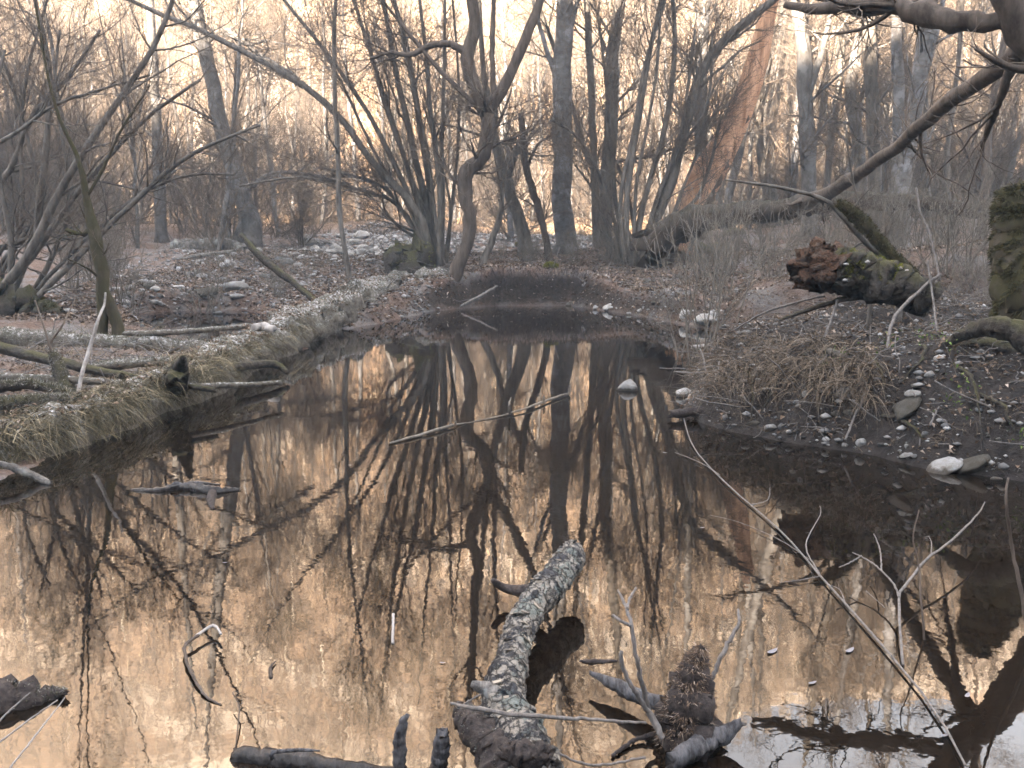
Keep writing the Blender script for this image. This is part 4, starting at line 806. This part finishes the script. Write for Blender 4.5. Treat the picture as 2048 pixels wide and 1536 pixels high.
# trailing sticks on the right bank
rb = [('pale stick hanging down the right bank below the rotten log', [(1880,548,3.50,6.90), (1820,600,3.50,6.80), (1782,650,3.50,6.60), (1778,740,3.15,6.30), (1788,820,2.45,6.00), (1798,845,1.40,5.90)]),
 ('thin stick forking left off the pale hanging one', [(1780,760,2.10,6.25), (1745,790,2.10,6.20), (1715,815,1.40,6.15)]),
 ('slanting grey stick on the right bank left of the big oval stone', [(1675,600,2.80,7.60), (1655,660,2.80,7.40), (1620,740,2.45,7.10), (1600,800,2.10,6.90)]),
 ('thin pale shoot dangling right of the rotten log', [(1855,520,2.10,6.80), (1865,590,2.10,6.70), (1872,650,2.10,6.50), (1880,680,1.40,6.40)]),
 ('long curved pale root at the middle of the right bank', [(1690,880,2.10,5.90), (1720,810,2.80,6.10), (1745,770,3.50,6.20), (1800,762,2.80,6.20), (1860,770,2.10,6.20)]),
 ('thin stick lying across the grass left of the rotten log', [(1450,672,1.75,9.50), (1520,630,2.10,8.90), (1580,608,2.45,8.30), (1650,592,2.10,7.90)]),
 ('pale twin stem curving up right of the moss-furred branch', [(1880,560,2.10,7.40), (1862,480,2.45,7.60), (1840,420,2.45,7.70), (1832,375,2.10,7.80)]),
 ('short broken twig on the right bank under the stump roots', [(1860,850,2.10,5.60), (1890,790,2.10,5.80), (1905,755,1.75,5.90)]),
 ('brown twig hanging at the waterline of the right bank', [(1545,800,2.10,7.00), (1500,760,2.10,7.40), (1470,830,1.75,6.90)])]
for i, (lb, r) in enumerate(rb): twiggy('bank_stick', lb, 'stick', [r], 'near_twig', 'A', seed=40 + i, shoots=4, Ls=(.05, .22))
twiggy('hanging_root', 'thin pale root arching out of the far undercut bank', 'root', [[(1165,572,3,20.6), (1190,560,3.5,20.5), (1215,555,3.5,20.4), (1238,572,2,20.4)]], 'bone_wood', 'A', seed=60)
twiggy('hanging_root', 'lower pale root on the far bank above the white stones', 'root', [[(1310,582,3,19.2), (1340,584,4,19.1), (1370,575,4,19), (1395,576,2,19)]], 'bone_wood', 'A', seed=61)
twiggy('fallen_stick', 'thin stick slanting into the water at the foot of the forked tree', 'stick', [[(922,612,2.5,19.6), (960,592,3,19.8), (995,572,2,20)]], 'near_twig', 'A', seed=62)

log('mossy_root', 'arched mossy root between the two low logs on the left', 'root', [G(160,742,9,.1), G(250,728,10,.3), G(340,724,9,.32), G(430,736,8,.25), G(470,752,5,.1)], 'log_moss', seed=80, n=12, moss=1800, mosswd=.0025, mossL=(.01, .04))
log('mossy_root', 'mossy root sloping from the root snag to the left edge', 'root', [G(-30,776,12,.3), G(60,770,11,.32), G(120,782,9,.28), G(160,800,6,.2)], 'log_dark', seed=81, n=12, moss=1400, mosswd=.0025, mossL=(.01, .04))
log('root_snag', 'jagged dark stub on the big mossy log, left of the wood slice', 'stump', [G(352,770,24,.25), G(356,745,20,.32), G(362,728,12,.42), G(366,715,5,.5)], 'log_dark', seed=82, n=12, jag=.5)
log('fallen_pole', 'slim mossy pole crossing over the low log beside the mossy sapling', 'branch', [G(250,668,5,.3), G(330,665,6,.36), G(420,660,6,.34), G(500,650,4,.3)], 'log_moss', seed=83, n=8)
log('mossy_mound', 'dark mossy root mound at the left edge behind the low pool', 'root', [A(-60,610,42,14), A(20,612,40,14), A(80,622,30,14), A(120,640,16,14)], 'log_dark', seed=84, n=20, lump=.12, moss=3500, mosswd=.004, mossL=(.01, .05), moss_mat='moss_dark')

_r = np.random.default_rng(77)
for k_, (x_, y_, x2, y2) in enumerate(((1480,735,1500,850),(1540,720,1520,840),(1590,735,1640,860),(1650,700,1600,790),(1700,690,1770,800),(1850,690,1800,770),(1900,720,1960,850),(1760,830,1850,900),(1950,790,2030,880),(1620,700,1560,760))):
    p0, p1 = hit(x_, y_), hit(x2, y2); mid_ = hit((x_ + x2) / 2 + 14, (y_ + y2) / 2)
    q_ = [(*(p0 + (0, 0, -.02)), .012), (*(p0 * .5 + mid_ * .5 + (0, -.03, .04)), .013), (*(mid_ + (0, -.04, .035)), .011), (*(mid_ * .5 + p1 * .5 + (0, -.03, .02)), .008), (*(p1 + (0, 0, -.01)), .004)]
    log('bank_root', ['dark root leftmost on the right bank face', 'dark root second from left on the right bank face', 'dark root running from the grass tuft down to the waterline', 'short root above the upright white stone', 'root curving down right of the oval stone', 'root leaning left below the rotten log', 'root under the mossy stump sloping to the right', 'low root next to the long white slab', 'rightmost root on the right bank face', 'thin root behind the drooping grass of the right bank'][k_], 'root', q_, 'log_dark', K=24, n=9, seed=90 + k_, ridge=.03, wob=.6)
# ================================================================== STONES
def stone_meshes():
    import bmesh
    out = []
    for k in range(7):
        rng = np.random.default_rng(200 + k); bm = bmesh.new(); bmesh.ops.create_icosphere(bm, subdivisions=3, radius=1.0)
        V = np.array([v.co[:] for v in bm.verts]); pl = norm(rng.normal(0, 1, (9, 3))); pd = rng.uniform(.55, .85, 9)
        for n_, d in zip(pl, pd):                       # a few worn facets
            s = V @ n_; V = V - np.where(s > d, (s - d) * .8, 0)[:, None] * n_
        for o in range(3):
            for j in range(4): d = rng.normal(0, 1, 3); V = V * (1 + .035 / (o + 1) * np.sin(V @ d * (2 + 2.2 * o) + rng.uniform(0, 6)))[:, None]
        V = V * np.array([1, rng.uniform(.65, .9), rng.uniform(.45, .7)]); V = V / np.abs(V[:, 0]).max()
        for v, c in zip(bm.verts, V): v.co = c
        for f in bm.faces: f.smooth = True
        me = bpy.data.meshes.new('stone'); bm.to_mesh(me); bm.free(); me.materials.append(M['stone']); out.append(me)
    return out
SM = stone_meshes(); SMw = [m.copy() for m in SM]; SMd = [m.copy() for m in SM]
SMk = [m.copy() for m in SM]
for m in SMk: m.materials.clear(); m.materials.append(M['stone_dark'])
for m in SMw: m.materials.clear(); m.materials.append(M['stone_white'])
for m in SMd: m.materials.clear(); m.materials.append(M['stone_dull'])
srng = np.random.default_rng(300)
def stone(p, wpx, hpx, label, group=None, kind=0, tilt=0.0, name='stone'):
    me = (SM, SMw, SMd, SMk)[kind][srng.integers(7)]; o = bpy.data.objects.new(name, me); link(o)
    s = wpx * p[1] / F_PX / 2; hz_ = hpx * p[1] / F_PX / 2; zs = hz_ / (s * .58)
    o.scale = (s, s * srng.uniform(.8, 1.1), s * min(max(zs, .5), 1.9)); o.rotation_euler = (srng.normal(0, .12), tilt + srng.normal(0, .08), srng.uniform(-.5, .5) + (math.pi if srng.random() < .5 else 0))
    o.location = (p[0], p[1], p[2] + hz_ * .35); return tag(o, label, 'rock', group)
big_st = [(472,583,56,34,'largest bluish-grey boulder on the gravel, behind the big mossy log',0),(412,590,52,26,'flat dull boulder just left of the largest bluish one',2),(242,608,36,16,'bright white stone touching the mossy sapling on its right',1),
 (476,598,32,12,'pale stone right under the largest bluish boulder',0),(142,626,28,12,'white stone left of the mossy sapling, nearest the water',1),(174,628,16,8,'small white stone beside the one nearest the water on the left',1),(548,578,30,9,'flat pale stone right of the largest bluish boulder',0),
 (608,574,22,14,'rounded stone below the leaning dark pole',0),(530,555,28,11,'long bluish stone half way up the leaning dark pole',0),(645,570,14,8,'small round pale stone left of the thin stem',0),(260,580,27,16,'bluish stone just right of the mossy sapling, upper',0),(254,592,20,12,'darker stone under the upper bluish one by the mossy sapling',2),
 (355,577,27,10,'flat white stone between the mossy sapling and the flat dull boulder',1),(300,576,26,15,'dull stone left of the flat white one',2),(276,556,24,14,'tall pale stone behind the mossy sapling',0),(246,556,30,8,'flat pale stone behind the top of the mossy sapling bend',0),
 (395,550,16,24,'upright pinkish stone in the upper gravel',2),(405,556,24,14,'blunt stone leaning against the upright pinkish one',0),(460,532,26,18,'round grey stone high on the gravel',0),(436,628,20,9,'lone pale stone among the leaves behind the low pool',0),(318,652,12,18,'stone standing upright at the edge of the low pool',2),(285,655,10,10,'small round stone left of the upright one at the low pool',0),
 (596,533,22,14,'pale stone just right of the leaning dark pole',0),(560,522,22,12,'pale stone left of the top of the leaning dark pole',0),(700,512,26,14,'white stone below the hazel, left of the mossy-topped stump',1),(725,500,24,16,'bluish white stone above the mossy-topped stump, left side',1),(760,508,24,12,'flat white stone nearest the mossy-topped stump',1),(790,498,26,14,'white stone behind the mossy-topped stump',1)]
for a in big_st: p = hit(a[0], a[1]); stone(p, a[2], a[3], a[4], None, a[5], name='boulder' if a[2] > 45 else 'stone')
pond_st = [(1257,780,48,34,0,'frost-capped white rock standing alone in the middle of the pond',0),(1370,792,44,30,0,'white rock at the water edge of the right bank point',1),(1412,650,66,24,1,'largest white slab at the far waterline below the right slope',1),(1426,636,28,24,1,'white rock perched behind the largest waterline slab',1),(1368,638,24,20,1,'white rock just left of the largest waterline slab',1),
 (1218,620,28,14,1,'white flat rock at the far waterline, left end of the row',1),(1192,619,16,12,1,'small white rock at the far waterline beside the left end rock',1),(1141,612,24,14,1,'dull olive rock at the foot of the dark undercut bank',2),(1450,658,30,10,1,'flat pale rock right of the largest waterline slab',0),
 (1541,862,26,18,1,'round white stone at the near foot of the right bank',1),(1563,862,17,14,1,'small round stone next to the round white one on the right bank',0),(1578,866,13,10,1,'tiny white stone right of two round ones on the right bank',1),(1508,854,34,12,1,'mossy dull flat stone at the near foot of the right bank',2),(1450,838,16,12,1,'small bluish stone at the dark waterlogged branch',0),
 (1722,900,24,24,1,'pale blunt stone at the waterline under the right bank middle',1),(1690,902,14,9,1,'little pale stone left of the blunt waterline one',0),(1885,942,76,26,1,'long white slab at the waterline on the right',1),(1992,960,24,8,1,'thin white flake of rock right of the long white slab',1),(1812,914,28,9,1,'flat pale stone up left of the long white slab',0),
 (1945,935,72,26,1,'dull brown slab leaning behind the long white one',2),(1680,718,66,26,1,'big smooth oval brown-grey stone in the middle of the right bank',2),(1812,826,80,24,1,'long greenish slab lying on the right bank face',2),(1610,795,14,16,1,'small upright white stone on the right bank face',1),(1826,792,34,20,1,'pinkish white stone above the long greenish slab',1),
 (1860,755,24,14,1,'whitish stone below the stump roots on the right bank',0),(1688,795,34,24,1,'pale grey rough stone below the smooth oval one',0),(1672,838,20,14,1,'yellowish stone low on the right bank face',2),(1700,832,30,12,1,'long yellowish stone low on the right bank face',2),(1592,815,14,9,1,'small pale pebble under the upright white one',0),(1880,843,18,10,1,'white pebble right of the long greenish slab',1),(1850,878,22,12,1,'pale stone above the flat waterline one on the right',0)]
for a in pond_st:
    p = hit(a[0], a[1]) if a[4] else gp(a[0], a[1]); stone(p, a[2], a[3], a[5], None, a[6], tilt=.35 if a[0] in (1680, 1812, 1945, 1885) else 0)
def inpoly(poly, x, y):
    c = False; n = len(poly)
    for i in range(n):
        (a, b), (d, e) = poly[i], poly[(i + 1) % n]
        if (b > y) != (e > y) and x < (d - a) * (y - b) / (e - b) + a: c = not c
    return c
def scatter(poly, n, wr, label, group, kinds, sq=.45):
    xs = [q[0] for q in poly]; ys = [q[1] for q in poly]; k = 0
    while k < n:
        x, y = srng.uniform(min(xs), max(xs)), srng.uniform(min(ys), max(ys))
        if not inpoly(poly, x, y): continue
        p = hit(x, y)
        if p[2] < .01: p[2] = -.01
        wpx = wr[0] + (wr[1] - wr[0]) * srng.random() ** 2.2; stone(p, wpx, wpx * srng.uniform(.4, .7) * (sq / .45), label, group, int(srng.choice(kinds))); k += 1
scatter([(640,470),(880,470),(880,505),(700,530),(560,530),(560,500)], 72, (12, 36), 'small pale river stone in the bright stone patch behind the hazel', 'stones in the patch behind the hazel', [0, 1, 0, 1])
scatter([(200,540),(420,520),(640,520),(620,575),(380,610),(180,620)], 62, (8, 26), 'small grey river stone on the leafy gravel left of the pond', 'stones on the left gravel', [0, 0, 1, 2])
scatter([(330,480),(640,470),(620,515),(380,530)], 36, (9, 26), 'small pale stone at the back of the left gravel', 'stones at the back of the left gravel', [0, 0, 1])
scatter([(1010,468),(1100,462),(1210,462),(1220,490),(1030,495)], 24, (7, 20), 'small pale stone in the gap beside the stout birch', 'stones beside the stout birch', [0, 1])
scatter([(1185,612),(1300,618),(1450,640),(1430,660),(1340,655),(1200,625)], 24, (6, 16), 'small white pebble along the far waterline below the right slope', 'pebbles along the far waterline', [1, 1, 0])
scatter([(1240,560),(1350,520),(1500,510),(1500,600),(1420,630),(1260,605)], 32, (5, 17), 'small pale stone scattered on the dark right slope', 'stones on the dark right slope', [1, 0, 2, 2, 3])
scatter([(1500,840),(1620,760),(1800,760),(2040,800),(2040,950),(1850,935),(1700,895),(1560,870)], 32, (7, 20), 'small stone set in the near face of the right bank', 'stones in the near right bank', [0, 2, 2, 3, 3])
# ================================================================== GROUND COVER
def area(n, rng, x0, x1, y0, y1, keep=None, minz=.015):
    x = rng.uniform(x0, x1, n); y = rng.uniform(y0, y1, n); z = H(x, y); k = z > minz
    if keep is not None: k &= keep(x, y)
    return np.stack([x[k], y[k], z[k]], -1)
def quads(P, rng, size, lift=.3, bent=True):
    n = len(P); d = rng.normal(0, 1, (n, 3)); d[:, 2] *= lift; d = norm(d); s = norm(np.cross(d, np.array([0, 0, 1.0])) + rng.normal(0, lift * .6, (n, 3)))
    L = rng.uniform(size[0], size[1], n)[:, None]; W = L * rng.uniform(.45, .75, n)[:, None]; c = P + np.array([0, 0, .012]) + np.array([0, 0, 1]) * rng.uniform(0, .02, n)[:, None]
    b = np.array([0, 0, 1.0]) * L * .25
    V = np.stack([c - d * L * .5, c + s * W * .5 + b, c + d * L * .5, c - s * W * .5 + b], 1).reshape(-1, 3); i = np.arange(n)[:, None] * 4
    return V, [np.concatenate([i + np.array([[0, 1, 2]]), i + np.array([[0, 2, 3]])])]
rng = np.random.default_rng(400); a = Acc()
a.add(*quads(area(60000, rng, -9, 7, 13, 27), rng, (.03, .10), .5))
t_ = rng.integers(0, 150, 5200); P = bigS[t_, :3] + np.stack([rng.normal(0, .5, 5200) * bigS[t_, 3], rng.normal(0, .5, 5200) * bigS[t_, 3], bigS[t_, 3] * .93], -1); a.add(*quads(P, rng, (.015, .05), .6))
a.add(*quads(area(13000, rng, 1.0, 5.5, 4.5, 13), rng, (.015, .055), .6))
a.add(*quads(area(14000, rng, -6, -1.2, 6, 14, lambda x, y: (x * .0 + 1) > 0), rng, (.02, .05), .5))
tag(a.build('leaf_litter', M['litter'], None, False), 'frost-edged brown fallen leaves carpeting the banks', 'leaves', kind='stuff')
a = Acc(); ico = None
def pebbles(P, rng, size):
    n = len(P); b = np.array([(1,0,0),(-1,0,0),(0,1,0),(0,-1,0),(0,0,1),(0,0,-1),(.6,.6,.45),(-.6,.6,.45),(-.6,-.6,.45),(.6,-.6,.45)], float)
    f = np.array([(0,2,6),(2,4,6),(4,0,6),(2,1,7),(1,4,7),(4,2,7),(1,3,8),(3,4,8),(4,1,8),(3,0,9),(0,4,9),(4,3,9),(2,0,5),(1,2,5),(3,1,5),(0,3,5)])
    s = rng.uniform(size[0], size[1], (n, 1, 1)) * rng.uniform(.6, 1.2, (n, 1, 3)) * np.array([1, 1, .6]); th = rng.uniform(0, 6.28, n); R = np.zeros((n, 3, 3)); R[:, 0, 0] = R[:, 1, 1] = np.cos(th); R[:, 0, 1] = -np.sin(th); R[:, 1, 0] = np.sin(th); R[:, 2, 2] = 1
    V = np.einsum('nij,nkj->nki', R, b[None] * s * rng.uniform(.8, 1.15, (n, 10, 1))) + P[:, None, :] + np.array([0, 0, .004]); return V.reshape(-1, 3), [(np.arange(n)[:, None, None] * 10 + f[None]).reshape(-1, 3)]
a.add(*pebbles(area(8000, rng, -10, -1.5, 16, 31), rng, (.015, .07)))
a.add(*pebbles(area(3500, rng, -7, 3, 27, 38), rng, (.04, .12)))
a.add(*pebbles(area(2600, rng, 2.2, 6.5, 13.5, 20), rng, (.01, .04)))
a.add(*pebbles(area(6000, rng, 1.2, 5.5, 4.6, 9.5), rng, (.004, .016))); a.add(*pebbles(area(900, rng, 1.2, 5.5, 4.6, 9.5), rng, (.015, .045)))
tag(a.build('gravel', M['pebble'], None, True), 'loose grey gravel between the larger stones', 'gravel', kind='stuff')
# grass
def blades(P, rng, L, wd, out=None, droop=1.0, K=5):
    n = len(P); d = rng.normal(0, .45, (n, 3)); d[:, 2] = 1; d = norm(d + (0 if out is None else out)); ln = rng.uniform(L[0], L[1], n)[:, None]
    side = norm(np.cross(d, rng.normal(0, 1, (n, 3)))); pts = [P]; 
    for k in range(1, K): d = norm(d + np.array([0, 0, -.28 * droop]) + norm(d * np.array([1, 1, 0]) + 1e-6) * .12 * droop + rng.normal(0, .06, (n, 3))); pts.append(pts[-1] + d * ln / (K - 1))
    Q = np.stack(pts, 1); w_ = wd * np.linspace(1, .15, K)[None, :, None] * rng.uniform(.6, 1.3, (n, 1, 1))
    V = np.stack([Q - side[:, None] * w_, Q + side[:, None] * w_], 2).reshape(-1, 3); i = np.arange(n)[:, None] * 2 * K; f = []
    for k in range(K - 1): f.append(i + np.array([[2 * k, 2 * k + 1, 2 * k + 3, 2 * k + 2]]))
    return V, [np.concatenate(f)]
def tufts(centres, rng, per, L, wd, spread=.05, out=None, droop=1.0, K=5):
    P = np.repeat(centres, per, 0); P = P + rng.normal(0, spread, P.shape) * np.array([1, 1, .3]); o = None if out is None else np.repeat(out, per, 0)
    return blades(P, rng, L, wd, o, droop, K)
a = Acc(); rng = np.random.default_rng(410)
t_ = rng.random(260) ** .8; idx = (114 + t_ * 35).astype(int); c = bigS[np.minimum(idx, 149), :3] + np.stack([rng.normal(.02, .12, 260), rng.normal(-.02, .12, 260), bigS[np.minimum(idx, 149), 3] * .8], -1)
a.add(*tufts(c, rng, 20, (.06, .32), .0024, .05, rng.normal(0, .5, (260, 3)) + np.array([.3, -.3, 0.0]), 1.4, 6))
t_ = rng.random(70); idx = (126 + t_ * 23).astype(int); c = bigS[np.minimum(idx, 149), :3] + np.stack([rng.normal(.02, .12, 70), rng.normal(-.02, .12, 70), bigS[np.minimum(idx, 149), 3] * .85], -1)
a.add(*tufts(c, rng, 42, (.12, .5), .0028, .05, rng.normal(0, .5, (70, 3)) + np.array([.25, -.25, 0.1]), 1.5, 7))
c = area(900, rng, -6.5, -1.4, 5.5, 13); a.add(*tufts(c, rng, 12, (.06, .2), .0028, .04, None, .9))
ii_ = rng.integers(95, 150, 900); c = bigS[ii_, :3] + np.stack([bigS[ii_, 3] * .55, -bigS[ii_, 3] * .65, bigS[ii_, 3] * rng.uniform(.1, .8, 900)], -1); a.add(*tufts(c, rng, 9, (.06, .3), .0024, .04, np.array([[.4, -.4, -.9]] * 900), 1.2, 6))
tag(a.build('dry_grass', M['grass'], None, False), 'dry yellow grass drooping over the left bank', 'grass', kind='stuff')
a = Acc(); c = area(2600, rng, 1.3, 7, 5, 14, lambda x, y: True); a.add(*tufts(c, rng, 10, (.05, .22), .0025, .04, np.array([[-.3, -.3, 0.0]] * len(c)), 1.2))
px = rng.uniform(1370, 1740, 420); P = np.array([hit(x, 715 + abs(x - 1500) * .12 + rng.uniform(-45, 70)) for x in px]) + np.array([0, -.03, .03]); a.add(*tufts(P, rng, 8, (.06, .42), .0026, .05, rng.normal(0, .45, (420, 3)) + np.array([-.35, -.45, -.3]), 1.3, 6))
c = area(1500, rng, 2.5, 9, 14, 27); a.add(*tufts(c, rng, 8, (.08, .3), .005, .06, None, .8))
c = area(1500, rng, -24, 26, 34, 60); a.add(*tufts(c, rng, 12, (.25, .7), .012, .12, None, .5))
t3 = leafy('brush', [(0, (.03, .023, .017)), (.6, (.085, .067, .05)), (1, (.18, .145, .11))]); tag(a.build('dead_grass', t3, None, False), 'matted grey-brown dead grass on the right bank and slope', 'grass', kind='stuff')
# hanging rootlets of the undercut bank and debris twigs of the near right bank
a = Acc(); px = rng.uniform(880, 1330, 900); P = np.array([at(x, 540 + rng.uniform(-10, 22) + max(0, (x - 1200)) * .25, 20.75) for x in px]); P[:, 1] += rng.normal(0, .1, 900)
a.add(*blades(P, rng, (.15, .5), .006, np.array([[0, -.5, -2.0]] * 900), 1.0, 5)); tag(a.build('rootlets', M['drift_dark'], None, False), 'dark rootlets hanging from the undercut far bank', 'roots', kind='stuff')
a = Acc(); P = area(1500, rng, 1.3, 6.5, 4.8, 11); n = len(P); d = rng.normal(0, 1, (n, 3)); d[:, 2] = np.abs(d[:, 2]) * .5 - .15; d = norm(d); L = rng.uniform(.08, .5, n)
Q = P[:, None, :] + d[:, None, :] * (np.linspace(-.2, .8, 5)[None, :, None] * L[:, None, None]) + np.cumsum(rng.normal(0, .012, (n, 5, 3)), 1) + np.array([0, 0, .02]); a.add(*tubes(Q, np.full((n, 5), .0035) * rng.uniform(.5, 1.6, (n, 1)), 4))
P = area(1400, rng, -9, 5, 14, 26); n = len(P); d = rng.normal(0, 1, (n, 3)); d[:, 2] = np.abs(d[:, 2]) * .3; d = norm(d); L = rng.uniform(.15, .8, n)
Q = P[:, None, :] + d[:, None, :] * (np.linspace(-.2, .8, 5)[None, :, None] * L[:, None, None]) + np.cumsum(rng.normal(0, .015, (n, 5, 3)), 1) + np.array([0, 0, .03]); a.add(*tubes(Q, np.full((n, 5), .006) * rng.uniform(.5, 1.6, (n, 1)), 4))
P = area(500, rng, -6, -1.4, 6, 13); n = len(P); d = rng.normal(0, 1, (n, 3)); d[:, 2] = np.abs(d[:, 2]) * .3; d = norm(d); L = rng.uniform(.1, .6, n)
Q = P[:, None, :] + d[:, None, :] * (np.linspace(-.2, .8, 5)[None, :, None] * L[:, None, None]) + np.cumsum(rng.normal(0, .01, (n, 5, 3)), 1) + np.array([0, 0, .04]); a.add(*tubes(Q, np.full((n, 5), .004) * rng.uniform(.5, 1.6, (n, 1)), 4))
tag(a.build('fallen_twigs', M['near_twig'], None, True), 'litter of small broken twigs over the banks', 'twigs', kind='stuff')
# ivy-like green leaves, right bank and left log flank
a = Acc(); c = area(26, rng, 2.2, 4.6, 5.2, 6.6); P = np.repeat(c, 22, 0); P = P + rng.normal(0, .05, P.shape); P[:, 2] += .03; a.add(*quads(P, rng, (.012, .032), 1.0))
c = bigS[rng.integers(60, 140, 26), :3] + np.array([.12, -.14, .08]); P = np.repeat(c, 14, 0); P = P + rng.normal(0, .04, P.shape); a.add(*quads(P, rng, (.012, .03), 1.0))
tag(a.build('green_leaves', M['ivy'], None, False), 'small green ground leaves low on both near banks', 'leaves', kind='stuff')
# moss cushions on the right slope
for i, (x, y, w_) in enumerate(((1395, 505, 26), (1432, 502, 22), (1470, 470, 18), (1048, 494, 16), (1102, 536, 14))):
    p = hit(x, y); r = w_ * p[1] / F_PX; s = np.array([(p[0] - r, p[1], p[2], r * .3), (p[0], p[1], p[2] + r * .1, r * .6), (p[0] + r, p[1], p[2], r * .3)])
    log('moss_cushion', ['bright moss cushion on the right slope, left of a pair', 'bright moss cushion on the right slope, right of a pair', 'small moss cushion below the arching log', 'pale green moss cushion at the foot of the leaning grey tree', 'small moss clump at the foot of the snapped trunk'][i], 'moss', s, 'bark_moss', K=12, n=12, seed=70 + i, moss=1600, mossL=(.02, .06), mosswd=.006, moss_mat='moss_green', part='cushion')
# floating leaves
fl = [(1545, 1302, 24), (1700, 1300, 22), (1385, 1368, 14), (1625, 1365, 16), (1935, 1390, 18), (1405, 1055, 8), (700, 930, 6), (1190, 1322, 7), (885, 1325, 9), (1890, 1470, 16), (450, 1125, 7), (1330, 905, 8)]
fm = bpy.data.meshes.new('leaf'); ang = np.linspace(0, 2 * math.pi, 12, endpoint=False); lv = [(math.cos(q), .36 * math.sin(q) * (1 - .2 * math.cos(q)), .05 * math.cos(2 * q) + .03) for q in ang] + [(0, 0, -.01), (1.35, .04, .06)]
fm.from_pydata(lv, [], [(i, (i + 1) % 12, 12) for i in range(12)] + [(0, 13, 1)]); fm.materials.append(M['floatleaf'])
for i, (x, y, w_) in enumerate(fl):
    p = gp(x, y, .004); o = bpy.data.objects.new('floating_leaf', fm); link(o); s = w_ * .7 * p[1] / F_PX; o.scale = (s, s, s); o.location = p; o.rotation_euler = (0, 0, srng.uniform(-.6, .9)); tag(o, 'small grey willow leaf floating flat on the open water', 'leaf', 'leaves floating on the pond')
# ================================================================== SHRUBS (copied)
def shrub_template(seed, ns, hgt, spread):
    rng = np.random.default_rng(seed); K = 12; base = np.concatenate([rng.normal(0, .12, (ns, 2)), np.full((ns, 1), -.1)], 1); d = rng.normal(0, spread, (ns, 3)); d[:, 2] = 1; d = norm(d); P = [base]; L = rng.uniform(.55, 1, ns) * hgt
    for k in range(1, K): d = norm(d + rng.normal(0, .09, (ns, 3)) + np.array([0, 0, .02])); P.append(P[-1] + d * (L / (K - 1))[:, None])
    P = np.stack(P, 1); R = rng.uniform(.006, .014, ns)[:, None] * np.linspace(1, .3, K)[None]
    B, BR = spawn(P, R, 6, rng, (.2, .8), (20, 55), 6, .6, .08, .14, .25, 1, .4, .01, .0035); C, CR = spawn(B, BR, 4, rng, (.1, .35), (20, 55), 4, .7, .08, .14, .2, 1, .5, .006, .003)
    out = []
    for nm, g in (('stems', tubes(P, R, 6)), ('twigs', None)):
        if g is None: q = Acc(); q.add(*tubes(B, BR, 4, cap=False)); q.add(*tubes(C, CR, 3, cap=False)); ob = q.build(nm, M['twig_grey'])
        else: ob = mesh(nm, g[0], g[1], M['twig_grey'])
        out.append((nm, ob.data)); bpy.data.objects.remove(ob)
    return out
ST = [shrub_template(500 + i, n_, h_, s_) for i, (n_, h_, s_) in enumerate(((14, 2.0, .35), (10, 1.5, .5), (18, 2.4, .22), (7, 1.3, .4)))]
def shrubs():
    rng = np.random.default_rng(510)
    rows = []
    for i in range(34): rows.append((rng.uniform(1400, 2080), rng.uniform(11, 21), 'right'))
    for i in range(14): rows.append((rng.uniform(1150, 1400), rng.uniform(21.5, 24), 'mid'))
    for i in range(16): rows.append((rng.uniform(20, 700), rng.uniform(16.5, 25), 'left'))
    for i in range(10): rows.append((rng.uniform(1500, 2080), rng.uniform(8.5, 11), 'near'))
    for i in range(10): rows.append((rng.uniform(860, 1150), rng.uniform(21.5, 24), 'centre'))
    L = {'right': 'thin bare shrub in the grey thicket on the right slope behind the rotten log', 'mid': 'thin bare shrub at the feet of the right hazel clump', 'left': 'thin bare shrub among the leaves and stones on the left', 'near': 'thin bare shrub on the near right bank by the rotten log', 'centre': 'thin bare shrub on the leafy top of the far bank'}
    rows.sort(); seen = {}; words = ['leftmost'] + [w + ' from the left' for w in 'second third fourth fifth sixth seventh eighth ninth tenth eleventh twelfth thirteenth fourteenth fifteenth sixteenth'.split()]
    for px, Y, k in rows:
        x = (px - 1024) / F_PX * Y; T = ST[rng.integers(4)]; e = empty('bare_shrub', (x, Y, Hp(x, Y))); s = rng.uniform(.55, 1.0) * (.6 if k in ('near', 'centre') else 1); e.scale = (s, s, s); e.rotation_euler = (0, 0, rng.uniform(0, 6.28))
        j = seen[k] = seen.get(k, -1) + 1; lb = L[k] if k == 'right' else L[k] + ', ' + words[j]
        tag(e, lb, 'shrub', {'right': 'shrubs of the right thicket', 'mid': 'shrubs at the right hazel', 'left': 'shrubs on the left gravel', 'near': 'shrubs on the near right bank', 'centre': 'shrubs on the far bank top'}[k])
        for nm, me in T: link(bpy.data.objects.new(nm, me), e)
shrubs()
# ================================================================== HAZE
def haze():
    x0, x1, y0, y1, z0, z1 = -245, 245, -104, 222, -4.0, 150
    V = [(x, y, z) for z in (z0, z1) for y in (y0, y1) for x in (x0, x1)]
    Fq = np.array([[0, 2, 3, 1], [4, 5, 7, 6], [0, 1, 5, 4], [2, 6, 7, 3], [0, 4, 6, 2], [1, 3, 7, 5]])
    m = bpy.data.materials.new('haze'); m.use_nodes = True; t = m.node_tree; t.nodes.clear()
    o = t.nodes.new("ShaderNodeOutputMaterial"); v = t.nodes.new("ShaderNodeVolumePrincipled")
    v.inputs["Density"].default_value = HAZE; v.inputs["Color"].default_value = (1.0, 0.96, 0.90, 1); v.inputs["Anisotropy"].default_value = 0.0
    t.links.new(v.outputs[0], o.inputs["Volume"])
    tag(mesh('haze', V, Fq, m, None, False), 'thin pale air between the camera and the far hillside', 'haze', kind='stuff')
haze()
